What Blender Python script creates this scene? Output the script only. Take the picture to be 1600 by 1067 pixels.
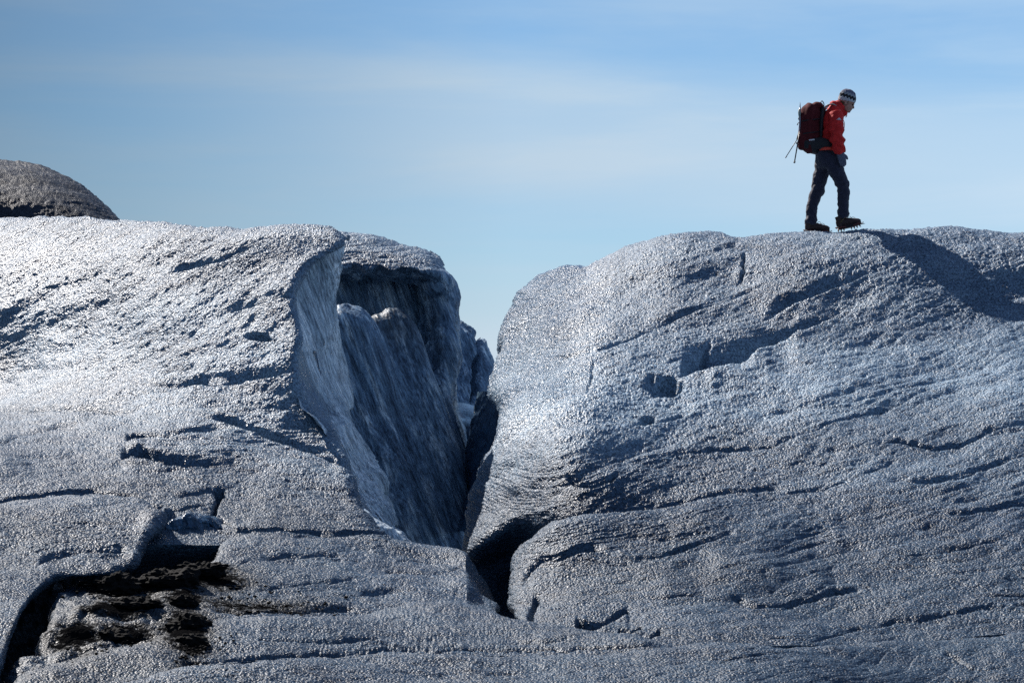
import bpy, bmesh, math, random
import numpy as np
from mathutils import Vector, Matrix
for o in list(bpy.data.objects): bpy.data.objects.remove(o)
SC = bpy.context.scene
COL = SC.collection
R = math.radians
# ------------------------------------------------------------------ camera, sky, sun, exposure
F = 5080.0; CX = 800.0; HY = 750.0          # long lens, eye level well below the crests
cam = bpy.data.cameras.new('camera'); co = bpy.data.objects.new('camera', cam); COL.objects.link(co)
cam.lens = 36.0 * F / 1600; cam.sensor_width = 36; cam.clip_start = 0.5; cam.clip_end = 30000
cam.shift_y = (HY - 533.5) / 1600
co.location = (0, 0, 0); co.rotation_euler = (R(90), 0, 0); SC.camera = co
SUN_EL = R(41); SUN_AZ = math.atan2(-0.61, 0.79)      # azimuth from +Y, towards -X
SD = Vector((math.sin(SUN_AZ) * math.cos(SUN_EL), math.cos(SUN_AZ) * math.cos(SUN_EL), math.sin(SUN_EL)))
sl = bpy.data.lights.new('sun', 'SUN'); so = bpy.data.objects.new('sun', sl); COL.objects.link(so)
sl.energy = 5.0; sl.angle = R(0.5); sl.color = (1.0, 0.94, 0.88)
so.rotation_euler = SD.to_track_quat('Z', 'Y').to_euler(); so.location = (-30, 40, 40)
SC.view_settings.view_transform = 'Standard'; SC.view_settings.look = 'None'
SC.view_settings.exposure = 0.5; SC.view_settings.gamma = 1.0
SC.cycles.use_denoising = False
SC.cycles.max_bounces = 5; SC.cycles.diffuse_bounces = 2; SC.cycles.glossy_bounces = 3
SC.cycles.sample_clamp_direct = 6; SC.cycles.sample_clamp_indirect = 3

wd = bpy.data.worlds.new('World'); SC.world = wd; wd.use_nodes = True
nt = wd.node_tree; nt.nodes.clear()
def N(t, kind, **kw):
    n = t.nodes.new(kind)
    for k, v in kw.items():
        if k.startswith('i_'): n.inputs[int(k[2:])].default_value = v
        else: setattr(n, k, v)
    return n
sky = N(nt, 'ShaderNodeTexSky'); sky.sky_type = 'NISHITA'; sky.sun_disc = False
sky.sun_elevation = SUN_EL; sky.sun_rotation = SUN_AZ
sky.air_density = 1.0; sky.dust_density = 0.35; sky.ozone_density = 3.5; sky.altitude = 800
def ramp(t, fac, stops, interp='LINEAR'):
    n = t.nodes.new('ShaderNodeValToRGB'); n.color_ramp.interpolation = interp
    e = n.color_ramp.elements
    while len(e) < len(stops): e.new(0.5)
    for i, (p, c) in enumerate(stops):
        e[i].position = p; e[i].color = c if len(c) == 4 else (*c, 1)
    t.links.new(fac, n.inputs[0]); return n
def math_n(t, op, a, b=None, clamp=False):
    n = t.nodes.new('ShaderNodeMath'); n.operation = op; n.use_clamp = clamp
    for i, v in enumerate((a, b)):
        if v is None: continue
        if isinstance(v, (int, float)): n.inputs[i].default_value = v
        else: t.links.new(v, n.inputs[i])
    return n.outputs[0]
def mixc(t, fac, a, b, mode='MIX'):
    n = t.nodes.new('ShaderNodeMix'); n.data_type = 'RGBA'; n.blend_type = mode
    for i, v in ((0, fac), (6, a), (7, b)):
        if isinstance(v, (int, float)): n.inputs[i].default_value = v
        elif isinstance(v, tuple): n.inputs[i].default_value = v if len(v) == 4 else (*v, 1)
        else: t.links.new(v, n.inputs[i])
    return n.outputs[2]
geo = N(nt, 'ShaderNodeTexCoord')
sep = N(nt, 'ShaderNodeSeparateXYZ'); nt.links.new(geo.outputs['Generated'], sep.inputs[0])
# the long high cirrus: stretched along the horizon, drifting slightly downwards to the right
mp = N(nt, 'ShaderNodeMapping'); mp.inputs['Rotation'].default_value = (0, R(4), 0)
mp.inputs['Scale'].default_value = (3.6, 3.6, 30); nt.links.new(geo.outputs['Generated'], mp.inputs[0])
cn = N(nt, 'ShaderNodeTexNoise'); cn.inputs['Scale'].default_value = 1.0; cn.inputs['Detail'].default_value = 7
cn.inputs['Roughness'].default_value = 0.56; cn.inputs['Distortion'].default_value = 0.35
nt.links.new(mp.outputs[0], cn.inputs['Vector'])
cr = ramp(nt, cn.outputs[0], [(0.36, (0, 0, 0)), (0.64, (1, 1, 1))], 'EASE')
# the low haze on the horizon and the bright low cloud seen through the gap
hz = ramp(nt, sep.outputs[2], [(0.0, (1, 1, 1)), (0.040, (.9, .9, .9)), (0.052, (.30, .30, .30)), (0.09, (0, 0, 0))])
SKYMUL = (0.95, 1.16, 1.32)
base = mixc(nt, 1.0, sky.outputs[0], SKYMUL, 'MULTIPLY')
# clear air is deeper high up and towards the left of the view
gx = ramp(nt, math_n(nt, 'MULTIPLY_ADD', sep.outputs[0], 3.0), [(0.0, (.54,)*3), (0.26, (.78,)*3), (0.5, (1.0,)*3), (1.0, (1.14,)*3)])
gx.inputs[0].links[0].from_node.inputs[2].default_value = 0.5
gxc = N(nt, 'ShaderNodeCombineXYZ')
for i in range(3): nt.links.new(gx.outputs[0], gxc.inputs[i])
# the air overhead is a deeper blue than the pale air low down
up = ramp(nt, sep.outputs[2], [(0.0, (1, 1, 1)), (0.16, (1, 1, 1)), (0.42, (0.50, 0.62, 0.82))])
base = mixc(nt, 1.0, base, up.outputs[0], 'MULTIPLY')
CLOUD = (7.2, 9.2, 11.1)
# one broad faint veil across the middle and right
vb = ramp(nt, math_n(nt, 'MULTIPLY_ADD', sep.outputs[0], 0.06), [(0.070, (0, 0, 0)), (0.102, (1, 1, 1)), (0.112, (.9, .9, .9)), (0.136, (0, 0, 0))], 'EASE')
nt.links.new(sep.outputs[2], vb.inputs[0].links[0].from_node.inputs[2])
vx = ramp(nt, math_n(nt, 'ADD', sep.outputs[0], 0.5), [(0.36, (0, 0, 0)), (0.50, (1, 1, 1))], 'EASE')
veil = math_n(nt, 'MULTIPLY', math_n(nt, 'MULTIPLY', vb.outputs[0], vx.outputs[0]), math_n(nt, 'MULTIPLY_ADD', cn.outputs[0], 0.6))
c1 = mixc(nt, math_n(nt, 'ADD', math_n(nt, 'MULTIPLY', cr.outputs[0], 0.42), veil, True), base, CLOUD)
c2 = mixc(nt, hz.outputs[0], c1, (8.6, 10.2, 11.8))
c2 = mixc(nt, 1.0, c2, gxc.outputs[0], 'MULTIPLY')
bg = N(nt, 'ShaderNodeBackground'); bg.inputs[1].default_value = 0.05
nt.links.new(c2, bg.inputs[0])
wo = N(nt, 'ShaderNodeOutputWorld'); nt.links.new(bg.outputs[0], wo.inputs[0])

# ------------------------------------------------------------------ numpy noise
def _h(ix, iy, iz, s):
    with np.errstate(over='ignore'):
        h = (ix.astype(np.uint32) * np.uint32(374761393) + iy.astype(np.uint32) * np.uint32(668265263)
             + iz.astype(np.uint32) * np.uint32(2147483647) + np.uint32(s * 974711 % 4294967291))
        h = (h ^ (h >> np.uint32(13))) * np.uint32(1274126177)
        h = (h ^ (h >> np.uint32(15))) * np.uint32(2246822519)
        h ^= h >> np.uint32(16)
    return h
def vn(x, y, z, s=0):
    """smooth value noise, -1..1"""
    xi, yi, zi = np.floor(x), np.floor(y), np.floor(z)
    u, v, w = x - xi, y - yi, z - zi
    u, v, w = [a * a * a * (a * (a * 6 - 15) + 10) for a in (u, v, w)]
    xi, yi, zi = [a.astype(np.int64) for a in (xi, yi, zi)]
    out = np.zeros_like(x)
    for a in (0, 1):
        for b in (0, 1):
            for c in (0, 1):
                wgt = (u if a else 1 - u) * (v if b else 1 - v) * (w if c else 1 - w)
                out += wgt * ((_h(xi + a, yi + b, zi + c, s) >> np.uint32(8)).astype(float) / 8388608.0 - 1)
    return out
def fbm(x, y, z, s=0, o=3, g=0.5):
    r = 0; a = 1.0
    for i in range(o):
        r = r + a * vn(x, y, z, s + i * 17); a *= g
        x, y, z = x * 2.03 + 7.1, y * 2.03 + 3.3, z * 2.03 + 5.7
    return r
def worley(x, y, z, s=0):
    """F1 distance over the nearest 8 cells"""
    bx, by, bz = np.floor(x - 0.5).astype(np.int64), np.floor(y - 0.5).astype(np.int64), np.floor(z - 0.5).astype(np.int64)
    d1 = np.full(x.shape, 9.0)
    for a in (0, 1):
        for b in (0, 1):
            for c in (0, 1):
                i, j, k = bx + a, by + b, bz + c
                h = _h(i, j, k, s)
                px = i + 0.15 + 0.7 * (h & np.uint32(1023)).astype(float) / 1023
                py = j + 0.15 + 0.7 * ((h >> np.uint32(10)) & np.uint32(1023)).astype(float) / 1023
                pz = k + 0.15 + 0.7 * ((h >> np.uint32(20)) & np.uint32(1023)).astype(float) / 1023
                d1 = np.minimum(d1, (x - px) ** 2 + (y - py) ** 2 + (z - pz) ** 2)
    return np.sqrt(d1)
def sst(a, b, x):
    t = np.clip((x - a) / (b - a), 0, 1); return t * t * (3 - 2 * t)

# ------------------------------------------------------------------ materials
MATS = {}
def newmat(name):
    m = bpy.data.materials.new(name); m.use_nodes = True; t = m.node_tree; t.nodes.clear()
    out = t.nodes.new('ShaderNodeOutputMaterial'); p = t.nodes.new('ShaderNodeBsdfPrincipled')
    t.links.new(p.outputs[0], out.inputs[0]); MATS[name] = m
    return m, t, p
def bump_chain(t, p, parts, dist_list):
    prev = None
    for h, (st, d) in zip(parts, dist_list):
        b = t.nodes.new('ShaderNodeBump'); b.inputs['Strength'].default_value = st; b.inputs['Distance'].default_value = d
        t.links.new(h, b.inputs['Height'])
        if prev: t.links.new(prev, b.inputs['Normal'])
        prev = b.outputs[0]
    t.links.new(prev, p.inputs['Normal'])
def ice_mat(name, c0, c1, c2, rough=(0.28, 0.55), grain=1.0, streak=False, spec=0.5, height_tone=False):
    spec0 = spec
    m, t, p = newmat(name)
    tc = t.nodes.new('ShaderNodeNewGeometry'); pos = tc.outputs['Position']
    def noise(scale, detail=3, rg=0.5, vec=None):
        n = t.nodes.new('ShaderNodeTexNoise'); n.inputs['Scale'].default_value = scale
        n.inputs['Detail'].default_value = detail; n.inputs['Roughness'].default_value = rg
        t.links.new(vec or pos, n.inputs['Vector']); return n.outputs[0]
    if streak:
        rot = t.nodes.new('ShaderNodeMapping'); rot.inputs['Rotation'].default_value = (0, R(20), 0); t.links.new(pos, rot.inputs[0])
        mpn = t.nodes.new('ShaderNodeMapping'); mpn.inputs['Scale'].default_value = (1, 0.5, 0.10); t.links.new(rot.outputs[0], mpn.inputs[0]); sv = mpn.outputs[0]
    else:
        mpn = t.nodes.new('ShaderNodeMapping'); mpn.inputs['Rotation'].default_value = (0, R(10), 0)
        mpn.inputs['Scale'].default_value = (0.35, 0.5, 1.0); t.links.new(pos, mpn.inputs[0]); sv = mpn.outputs[0]
    n1 = noise(8 if streak else 3.0, 6, 0.68, sv)
    n2 = noise(38 if not streak else 45, 3, 0.6, pos if not streak else sv)
    cc = ramp(t, n1, [(0.34, c0), (0.52, c1), (0.76, c2)] if streak else [(0.3, c0), (0.5, c1), (0.7, c2)])
    sp = ramp(t, n2, [(0.36, (0.42, 0.44, 0.47)), (0.62, (1.42, 1.42, 1.40))])
    col = mixc(t, 1.0, cc.outputs[0], sp.outputs[0], 'MULTIPLY')
    if height_tone:      # base colour darkens raggedly towards the bottom, and a little near the top
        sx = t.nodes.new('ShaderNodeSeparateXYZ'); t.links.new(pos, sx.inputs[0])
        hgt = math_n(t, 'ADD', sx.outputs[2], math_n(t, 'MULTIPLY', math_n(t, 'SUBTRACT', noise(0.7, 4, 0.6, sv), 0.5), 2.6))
        hgt = math_n(t, 'ADD', hgt, math_n(t, 'MULTIPLY', math_n(t, 'MINIMUM', math_n(t, 'ADD', sx.outputs[0], 1.0), 0.0), 0.15))   # and darker towards the left
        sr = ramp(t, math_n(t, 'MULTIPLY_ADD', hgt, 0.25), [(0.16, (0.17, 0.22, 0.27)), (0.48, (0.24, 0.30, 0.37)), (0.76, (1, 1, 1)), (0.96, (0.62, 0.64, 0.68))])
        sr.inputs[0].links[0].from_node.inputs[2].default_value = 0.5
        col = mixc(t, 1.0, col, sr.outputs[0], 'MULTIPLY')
    at = t.nodes.new('ShaderNodeAttribute'); at.attribute_name = 'ash_shade'
    afn = math_n(t, 'ADD', at.outputs['Fac'], math_n(t, 'MULTIPLY', math_n(t, 'MULTIPLY', math_n(t, 'SUBTRACT', noise(14, 6, 0.7), 0.5), 2.2), math_n(t, 'MULTIPLY', at.outputs['Fac'], 2.0, True)))
    am = ramp(t, afn, [(0.38, (0, 0, 0)), (0.70, (1, 1, 1))])
    stn = ramp(t, math_n(t, 'MULTIPLY', at.outputs['Fac'], math_n(t, 'MULTIPLY_ADD', noise(9, 6, 0.65), 2.0)), [(0.03, (1, 1, 1)), (0.55, (0.34, 0.33, 0.32))])
    col = mixc(t, 1.0, col, stn.outputs[0], 'MULTIPLY')
    col = mixc(t, am.outputs[0], col, (0.006, 0.006, 0.0065))
    t.links.new(col, p.inputs['Base Color'])
    rn = noise(60, 2)
    rr = t.nodes.new('ShaderNodeMapRange'); rr.inputs[1].default_value = .3; rr.inputs[2].default_value = .7
    rr.inputs[3].default_value = rough[0]; rr.inputs[4].default_value = rough[1]; t.links.new(rn, rr.inputs[0])
    wt = t.nodes.new('ShaderNodeAttribute'); wt.attribute_name = 'wet'      # melt-polished, wetter faces
    rr1 = math_n(t, 'SUBTRACT', rr.outputs[0], math_n(t, 'MULTIPLY', wt.outputs['Fac'], 0.12))
    spec = math_n(t, 'MULTIPLY_ADD', wt.outputs['Fac'], 0.35); spec.node.inputs[2].default_value = spec0
    rr2 = math_n(t, 'ADD', rr1, math_n(t, 'MULTIPLY', am.outputs[0], 0.4))
    t.links.new(rr2, p.inputs['Roughness'])
    p.inputs['IOR'].default_value = 1.33; t.links.new(math_n(t, 'MULTIPLY', math_n(t, 'SUBTRACT', 1.0, am.outputs[0]), spec), p.inputs['Specular IOR Level'])
    vo = t.nodes.new('ShaderNodeTexVoronoi'); vo.inputs['Scale'].default_value = 42 if not streak else 26
    t.links.new(pos if not streak else sv, vo.inputs['Vector'])
    vo2 = t.nodes.new('ShaderNodeTexVoronoi'); vo2.inputs['Scale'].default_value = 95; t.links.new(pos, vo2.inputs['Vector'])
    bump_chain(t, p, [noise(16, 4, 0.6, sv), vo.outputs['Distance'], vo2.outputs['Distance']],
               [(0.8 * grain, 0.016), (1.1 * grain, -0.012 if not streak else -0.005), (0.7 * grain, -0.005)])
    return m
ICE = ice_mat('glacier_ice', (0.115, 0.185, 0.275), (0.21, 0.305, 0.41), (0.32, 0.425, 0.52), rough=(0.33, 0.55), spec=0.42, height_tone=True)
ICE_LOW = ICE
ICE_DARK = ice_mat('gritty_ice', (0.012, 0.017, 0.028), (0.026, 0.035, 0.052), (0.05, 0.062, 0.088), rough=(0.4, 0.65), spec=0.25)
WALL = ice_mat('wall_ice', (0.055, 0.095, 0.155), (0.15, 0.235, 0.34), (0.75, 0.85, 0.92), rough=(0.3, 0.6), grain=0.6, streak=True, spec=0.3)
PALE = ice_mat('pale_wall_ice', (0.20, 0.27, 0.34), (0.42, 0.50, 0.57), (0.88, 0.91, 0.93), rough=(0.3, 0.6), grain=0.6, streak=True, spec=0.3)
KNOB = ice_mat('silty_ice', (0.035, 0.045, 0.06), (0.075, 0.09, 0.115), (0.15, 0.175, 0.21), rough=(0.4, 0.65), spec=0.3)
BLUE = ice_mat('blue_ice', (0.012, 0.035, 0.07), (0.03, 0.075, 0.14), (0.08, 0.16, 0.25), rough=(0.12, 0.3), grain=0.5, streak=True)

# ------------------------------------------------------------------ patch modeller
def tps(ctrl, reg=1e-3):
    c = np.array(ctrl, float); X = c[:, :2] / 400.0; v = c[:, 2]; n = len(c)
    def U(r2): return 0.5 * r2 * np.log(r2 + 1e-12)
    K = U(((X[:, None] - X[None]) ** 2).sum(-1)) + reg * np.eye(n)
    Pm = np.c_[np.ones(n), X]
    A = np.block([[K, Pm], [Pm.T, np.zeros((3, 3))]])
    w = np.linalg.solve(A, np.r_[v, 0, 0, 0])
    def f(px, py):
        x, y = px / 400.0, py / 400.0
        r = w[n] + w[n + 1] * x + w[n + 2] * y
        for i in range(n): r = r + w[i] * U((x - X[i, 0]) ** 2 + (y - X[i, 1]) ** 2)
        return r
    return f
def curve(pts, t):
    """Catmull-Rom through pts, by chord length"""
    p = np.array(pts, float)
    d = np.r_[0, np.cumsum(np.sqrt(((p[1:] - p[:-1]) ** 2).sum(1)))]; d /= d[-1]
    m = np.zeros_like(p)
    m[1:-1] = (p[2:] - p[:-2]) / (d[2:] - d[:-2])[:, None]
    m[0] = (p[1] - p[0]) / (d[1] - d[0]); m[-1] = (p[-1] - p[-2]) / (d[-1] - d[-2])
    i = np.clip(np.searchsorted(d, t, 'right') - 1, 0, len(p) - 2)
    h = (d[i + 1] - d[i]); s = ((t - d[i]) / h)[:, None]; h = h[:, None]
    return ((2 * s**3 - 3 * s**2 + 1) * p[i] + (s**3 - 2 * s**2 + s) * h * m[i]
            + (-2 * s**3 + 3 * s**2) * p[i + 1] + (s**3 - s**2) * h * m[i + 1])
STEP = 1.35
def to_world(px, py, Y):
    return np.stack([(px - CX) / F * Y, Y, (HY - py) / F * Y], -1)
def patch(name, T, B, L, Rr, depth, mat, free='T', roll=60, dm=1.0, step=STEP, feats=None, grainfn=None,
          label=None, backlen=1.0, dens=1.5, ash_shade=None, wet=None):
    """Coons patch between four traced curves; each free edge rolls back and wraps behind the mass.
       T,B run left to right; L,R run top to bottom."""
    q = lambda pts: float(np.sqrt(((np.array(pts[1:], float) - np.array(pts[:-1], float)) ** 2).sum(1)).sum())
    nu = int(max(q(T), q(B)) / step * 1.08); nv = int(max(q(L), q(Rr)) / step * 1.08)
    nbu = int(min(nu, roll / step) * backlen) ; nbv = int(min(nv, roll / step) * backlen)
    u0 = -nbu / nu if 'L' in free else 0; u1 = 1 + (nbu / nu if 'R' in free else 0)
    v0 = -nbv / nv if 'T' in free else 0; v1 = 1 + (nbv / nv if 'B' in free else 0)
    U = np.linspace(u0, u1, nu + (nbu if 'L' in free else 0) + (nbu if 'R' in free else 0) + 1)
    V = np.linspace(v0, v1, nv + (nbv if 'T' in free else 0) + (nbv if 'B' in free else 0) + 1)
    def fold(A, lo, hi):
        a = A.copy(); sg_lo = np.where(a < 0, -1.0, 1.0); sg_hi = np.where(a > 1, -1.0, 1.0)
        a = np.abs(a); a = 1 - np.abs(1 - a)
        # crowd samples towards free edges
        if lo and hi: a = 0.5 * a + 0.5 * (0.5 - 0.5 * np.cos(np.pi * a))
        elif lo: a = a ** dens * 0.55 + a * 0.45
        elif hi: a = 1 - ((1 - a) ** dens * 0.55 + (1 - a) * 0.45)
        return a, sg_lo, sg_hi
    u, sL, sR = fold(U, 'L' in free, 'R' in free); v, sT, sB = fold(V, 'T' in free, 'B' in free)
    Tc, Bc, Lc, Rc = curve(T, u), curve(B, u), curve(L, v), curve(Rr, v)
    uu, vv = np.meshgrid(u, v)
    P = ((1 - vv)[..., None] * Tc[None] + vv[..., None] * Bc[None] + (1 - uu)[..., None] * Lc[:, None] + uu[..., None] * Rc[:, None]
         - ((1 - uu) * (1 - vv))[..., None] * np.array(T[0], float) - (uu * (1 - vv))[..., None] * np.array(T[-1], float)
         - ((1 - uu) * vv)[..., None] * np.array(B[0], float) - (uu * vv)[..., None] * np.array(B[-1], float))
    px, py = P[..., 0], P[..., 1]
    Y = depth(px, py); FSC[0] = FS_calc(px, py)
    def add(s, sg):
        k = np.sqrt(np.clip(1 - (1 - np.minimum(s, roll) / roll) ** 2, 0, 1))
        return dm * (1 - sg * k)
    if 'T' in free: Y = Y + add(np.hypot(px - Tc[None, :, 0], py - Tc[None, :, 1]), sT[:, None])
    if 'B' in free: Y = Y + add(np.hypot(px - Bc[None, :, 0], py - Bc[None, :, 1]), sB[:, None])
    if 'L' in free: Y = Y + add(np.hypot(px - Lc[:, None, 0], py - Lc[:, None, 1]), sL[None, :])
    if 'R' in free: Y = Y + add(np.hypot(px - Rc[:, None, 0], py - Rc[:, None, 1]), sR[None, :])
    W = to_world(px, py, Y)
    # normals of the smooth surface
    du = np.gradient(W, axis=1); dv = np.gradient(W, axis=0)
    n = np.cross(dv, du); n /= (np.linalg.norm(n, axis=-1, keepdims=True) + 1e-9)
    mid = n[n.shape[0] // 2, n.shape[1] // 2]
    if mid[1] > 0: n = -n
    front = (sT[:, None] * sB[:, None] * sL[None] * sR[None]) > 0
    d = np.zeros(px.shape)
    if feats is not None: d = d + np.where(front, feats(px, py), 0)
    W = W + n * d[..., None]
    g = grainfn or grain_std
    gd = g(W[..., 0], W[..., 1], W[..., 2], px, py)
    W = W + n * gd[..., None]
    rows, cols = px.shape
    me = bpy.data.meshes.new(name)
    co_ = W.reshape(-1, 3).astype(np.float32)
    idx = np.arange(rows * cols).reshape(rows, cols)
    quads = np.stack([idx[:-1, :-1], idx[1:, :-1], idx[1:, 1:], idx[:-1, 1:]], -1).reshape(-1, 4).astype(np.int32)
    me.vertices.add(len(co_)); me.vertices.foreach_set('co', co_.ravel())
    me.loops.add(quads.size); me.loops.foreach_set('vertex_index', quads.ravel())
    me.polygons.add(len(quads)); me.polygons.foreach_set('loop_start', np.arange(0, quads.size, 4, dtype=np.int32))
    me.polygons.foreach_set('use_smooth', np.ones(len(quads), bool))
    a = me.attributes.new('ash_shade', 'FLOAT', 'POINT')
    av = ash_shade(px, py).ravel() if ash_shade is not None else np.zeros(len(co_))
    a.data.foreach_set('value', av.astype(np.float32))
    if wet is not None:
        a = me.attributes.new('wet', 'FLOAT', 'POINT'); a.data.foreach_set('value', wet(px, py).ravel().astype(np.float32))
    me.update(); me.validate(); me.materials.append(mat)
    o = bpy.data.objects.new(name, me); COL.objects.link(o); o['kind'] = 'structure'
    if label: o['label'] = label
    return o
# fields of small relief ------------------------------------------------------
def rise(px, py):
    """how steeply the ice layers climb to the right, by place (image slope)"""
    right = 0.12 + 0.20 * sst(980, 640, py) 
    left = 0.02 + 0.42 * sst(660, 430, py)
    return left + (right - left) * sst(520, 760, px)
def strata(x, y, z, px, py, f=8.0, amp=0.019, seed=3):
    k = rise(px, py)
    zz = z - k * (x + 4.0 - 7.0 * sst(470, 880, px)) + 0.10 * fbm(x * 0.6, y * 0.6, z * 0.6, 91, 2)
    ph = zz * f + 0.7 * fbm(x * 0.5, y * 0.4, zz * 2.0, seed, 3)
    fr = ph - np.floor(ph)
    saw = -(np.clip(1 - fr / 0.42, 0, 1) ** 1.2 - 0.2) * sst(0, 0.03, fr)    # dips right above each edge
    calm = 1 - 0.8 * sst(540, 450, px) * sst(340, 370, py) * sst(660, 620, py)
    amp = amp * calm
    mask = sst(-0.35, 0.55, fbm(x * 0.26, y * 0.3, zz * 1.6, seed + 40, 2))
    ph2 = zz * f * 2.7 + 0.7 * fbm(x * 0.9, y * 0.6, zz * 3.5, seed + 7, 2); fr2 = ph2 - np.floor(ph2)
    saw2 = -(np.clip(1 - fr2 / 0.45, 0, 1) - 0.2) * sst(0, 0.04, fr2)
    m2 = sst(-0.2, 0.6, fbm(x * 0.4, y * 0.4, zz * 2.6, seed + 60, 2))
    amp = amp * np.clip(FS(px, py) / 0.017, 0.6, 1.0)
    return amp * mask * saw + amp * 0.5 * m2 * saw2, zz
def grain_std(x, y, z, px, py, amp=1.0, lump=18.0):
    st, zz = strata(x, y, z, px, py)
    und = 0.030 * fbm(x * 1.3, y * 1.1, zz * 2.6, 5, 2) + 0.014 * fbm(x * 3.2, y * 3, zz * 6.5, 8, 2)
    big = sst(1150, 1400, px) * sst(640, 420, py)
    lump = lump * (1.65 - 0.65 * big); lo = sst(620, 980, py)
    wl = worley(x * lump * (0.72 - 0.30 * lo), y * lump * 0.72, zz * lump * 1.15, 2)
    wl2 = worley(x * lump * (1.5 - 0.55 * lo), y * lump * 1.6, zz * lump * 2.4, 12)
    lm = np.clip(0.66 + 0.40 * vn(x * 1.5, y * 1.5, zz * 4, 77) + 0.62 * vn(x * 0.45, y * 0.45, zz * 1.3, 78) + 0.35 * big, 0.15, 2)
    amp = amp * (1 - 0.22 * lo)
    g = 0.016 * lm * (0.55 - wl) + 0.013 * (0.45 + 0.75 * lm) * (0.5 - wl2) + 0.008 * fbm(x * 11, y * 11, zz * 20, 31, 2)
    return st + und + amp * g
def grain_wall(x, y, z, px, py):
    a = R(20); xs = x * math.cos(a) + z * math.sin(a); zs = -x * math.sin(a) + z * math.cos(a)
    f1 = fbm(xs * 2.6, y * 1.2, zs * 0.35, 41, 2)
    f2 = 1 - np.abs(fbm(xs * 7, y * 3, zs * 0.8, 47, 2))
    f3 = fbm(xs * 24, y * 10, zs * 2.5, 53, 3)
    scal = worley(xs * 5.5, y * 2.5, zs * 1.5, 59)
    low = sst(640, 800, py)
    return 0.11 * f1 + 0.055 * f2 + 0.010 * f3 + scal * (0.012 + 0.060 * low) + 0.004 * fbm(x * 40, y * 40, z * 40, 3, 2)
def step(px, py, pts, A, w, lip=0.12, e=14, inv=False):
    """a layer edge: the surface dips above the traced line and stands proud right under it"""
    p = np.array(pts, float); 
    yl = np.interp(px, p[:, 0], p[:, 1]); dv = yl - py
    dv = dv + 1.6 * vn(px / 26.0, py * 0, py * 0, 5) + 0.9 * vn(px / 11, py / 7, py * 0, 6)
    fade = sst(p[0, 0], p[0, 0] + e, px) * sst(p[-1, 0], p[-1, 0] - e, px)
    s = min(0.28 + 3.8 * A, 1.3) if A > 0 else 0
    D = s * w * FS(px, py) * (0.62 + 0.42 * vn(px / 34.0, py / 30.0, px * 0, int(p[0, 0]) % 89))                       # a slope of fixed steepness whatever the lie of the sheet
    up = np.where(dv > 0, -D * np.clip(1 - dv / w, 0, 1) ** (1.25 if w < 30 else 1.9) * sst(-0.3, 0.8, dv), lip * D * np.exp(np.clip(dv, None, 0) / (w * 0.8)))
    return up * fade
def FS(px, py):
    return FSC[0]
FSC = [None]
def FS_calc(px, py):
    return np.clip(np.hypot((YB(px, py - 4) - YB(px, py + 4)) / 8, 0.0072), 0.0072, 0.030)
def crack(px, py, pts, A, w, e=8):
    """a crack running down the surface (x given by y)"""
    p = np.array(pts, float); p = p[np.argsort(p[:, 1])]
    xl = np.interp(py, p[:, 1], p[:, 0]) + 1.8 * vn(py / 6.0, px * 0, px * 0, 9)
    dx = np.abs(px - xl); fade = sst(p[0, 1], p[0, 1] + e, py) * sst(p[-1, 1], p[-1, 1] - e, py)
    return -A * np.exp(-(dx / w) ** 2) * fade
def pit(px, py, cx, cy, rx, ry, A, ang=0, sharp=0.35, rag=0.12):
    a = R(ang); dx, dy = px - cx, py - cy
    X = (dx * math.cos(a) - dy * math.sin(a)) / rx; Z = (dx * math.sin(a) + dy * math.cos(a)) / ry
    r = np.sqrt(X * X + Z * Z) + rag * vn(px / 13.0, py / 9.0, px * 0, int(cx) % 97) + 0.10 * vn(px / 5.0, py / 4.0, px * 0, int(cx) % 83)
    return -A * sst(1 + sharp, 1 - sharp, r)
# ------------------------------------------------------------------ the glacier
YL = tps([(-160,340,44.5),(0,345,43.0),(0,400,41.9),(200,345,41.0),(200,400,39.9),(400,360,38.9),(540,372,38.3),(-160,640,39.8),(0,640,38.7),(200,640,36.9),(400,640,36.2),
          (520,680,35.8),(300,500,37.9),(400,500,37.4),(0,500,40.7),(130,500,39.5),(-160,500,42.2),(0,700,35.0),(200,700,35.3),(-160,700,34.8),(400,700,35.5),(0,780,33.0),(250,800,33.0),(450,830,32.9),(600,840,33.2),(470,460,37.3),(480,560,36.4),
          (-160,800,32.4),(-160,950,29.2),(0,950,29.4),(400,950,30.1),(700,950,30.7),(-160,1110,27),(400,1110,27.1),(800,1110,27.4),(1200,1110,28)])
YR = tps([(1310,366,39.6),(1600,366,39.4),(1780,366,39.4),(1050,372,40),(918,424,40.6),(850,435,41.2),(790,560,39.2),(740,800,35.2),(1000,600,36.3),(1300,600,36.0),
          (1600,600,35.8),(1780,600,35.8),(1000,800,33.4),(1300,800,33.2),(1600,800,33.0),(1780,800,33.0),(1100,950,31),(1500,950,30.8),(1780,950,30.8),(800,950,32),
          (900,500,38.8),(860,680,34.8),(1150,450,38.9),(1250,430,38.8),(1600,500,38.0),(1400,500,37.8),(400,1110,28),(800,1110,28),(1200,1110,28),(1600,1110,28),(1780,1110,28)])
def YB(px, py):
    w = sst(420, 1080, px); return YL(px, py) * (1 - w) + YR(px, py) * w

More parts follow.
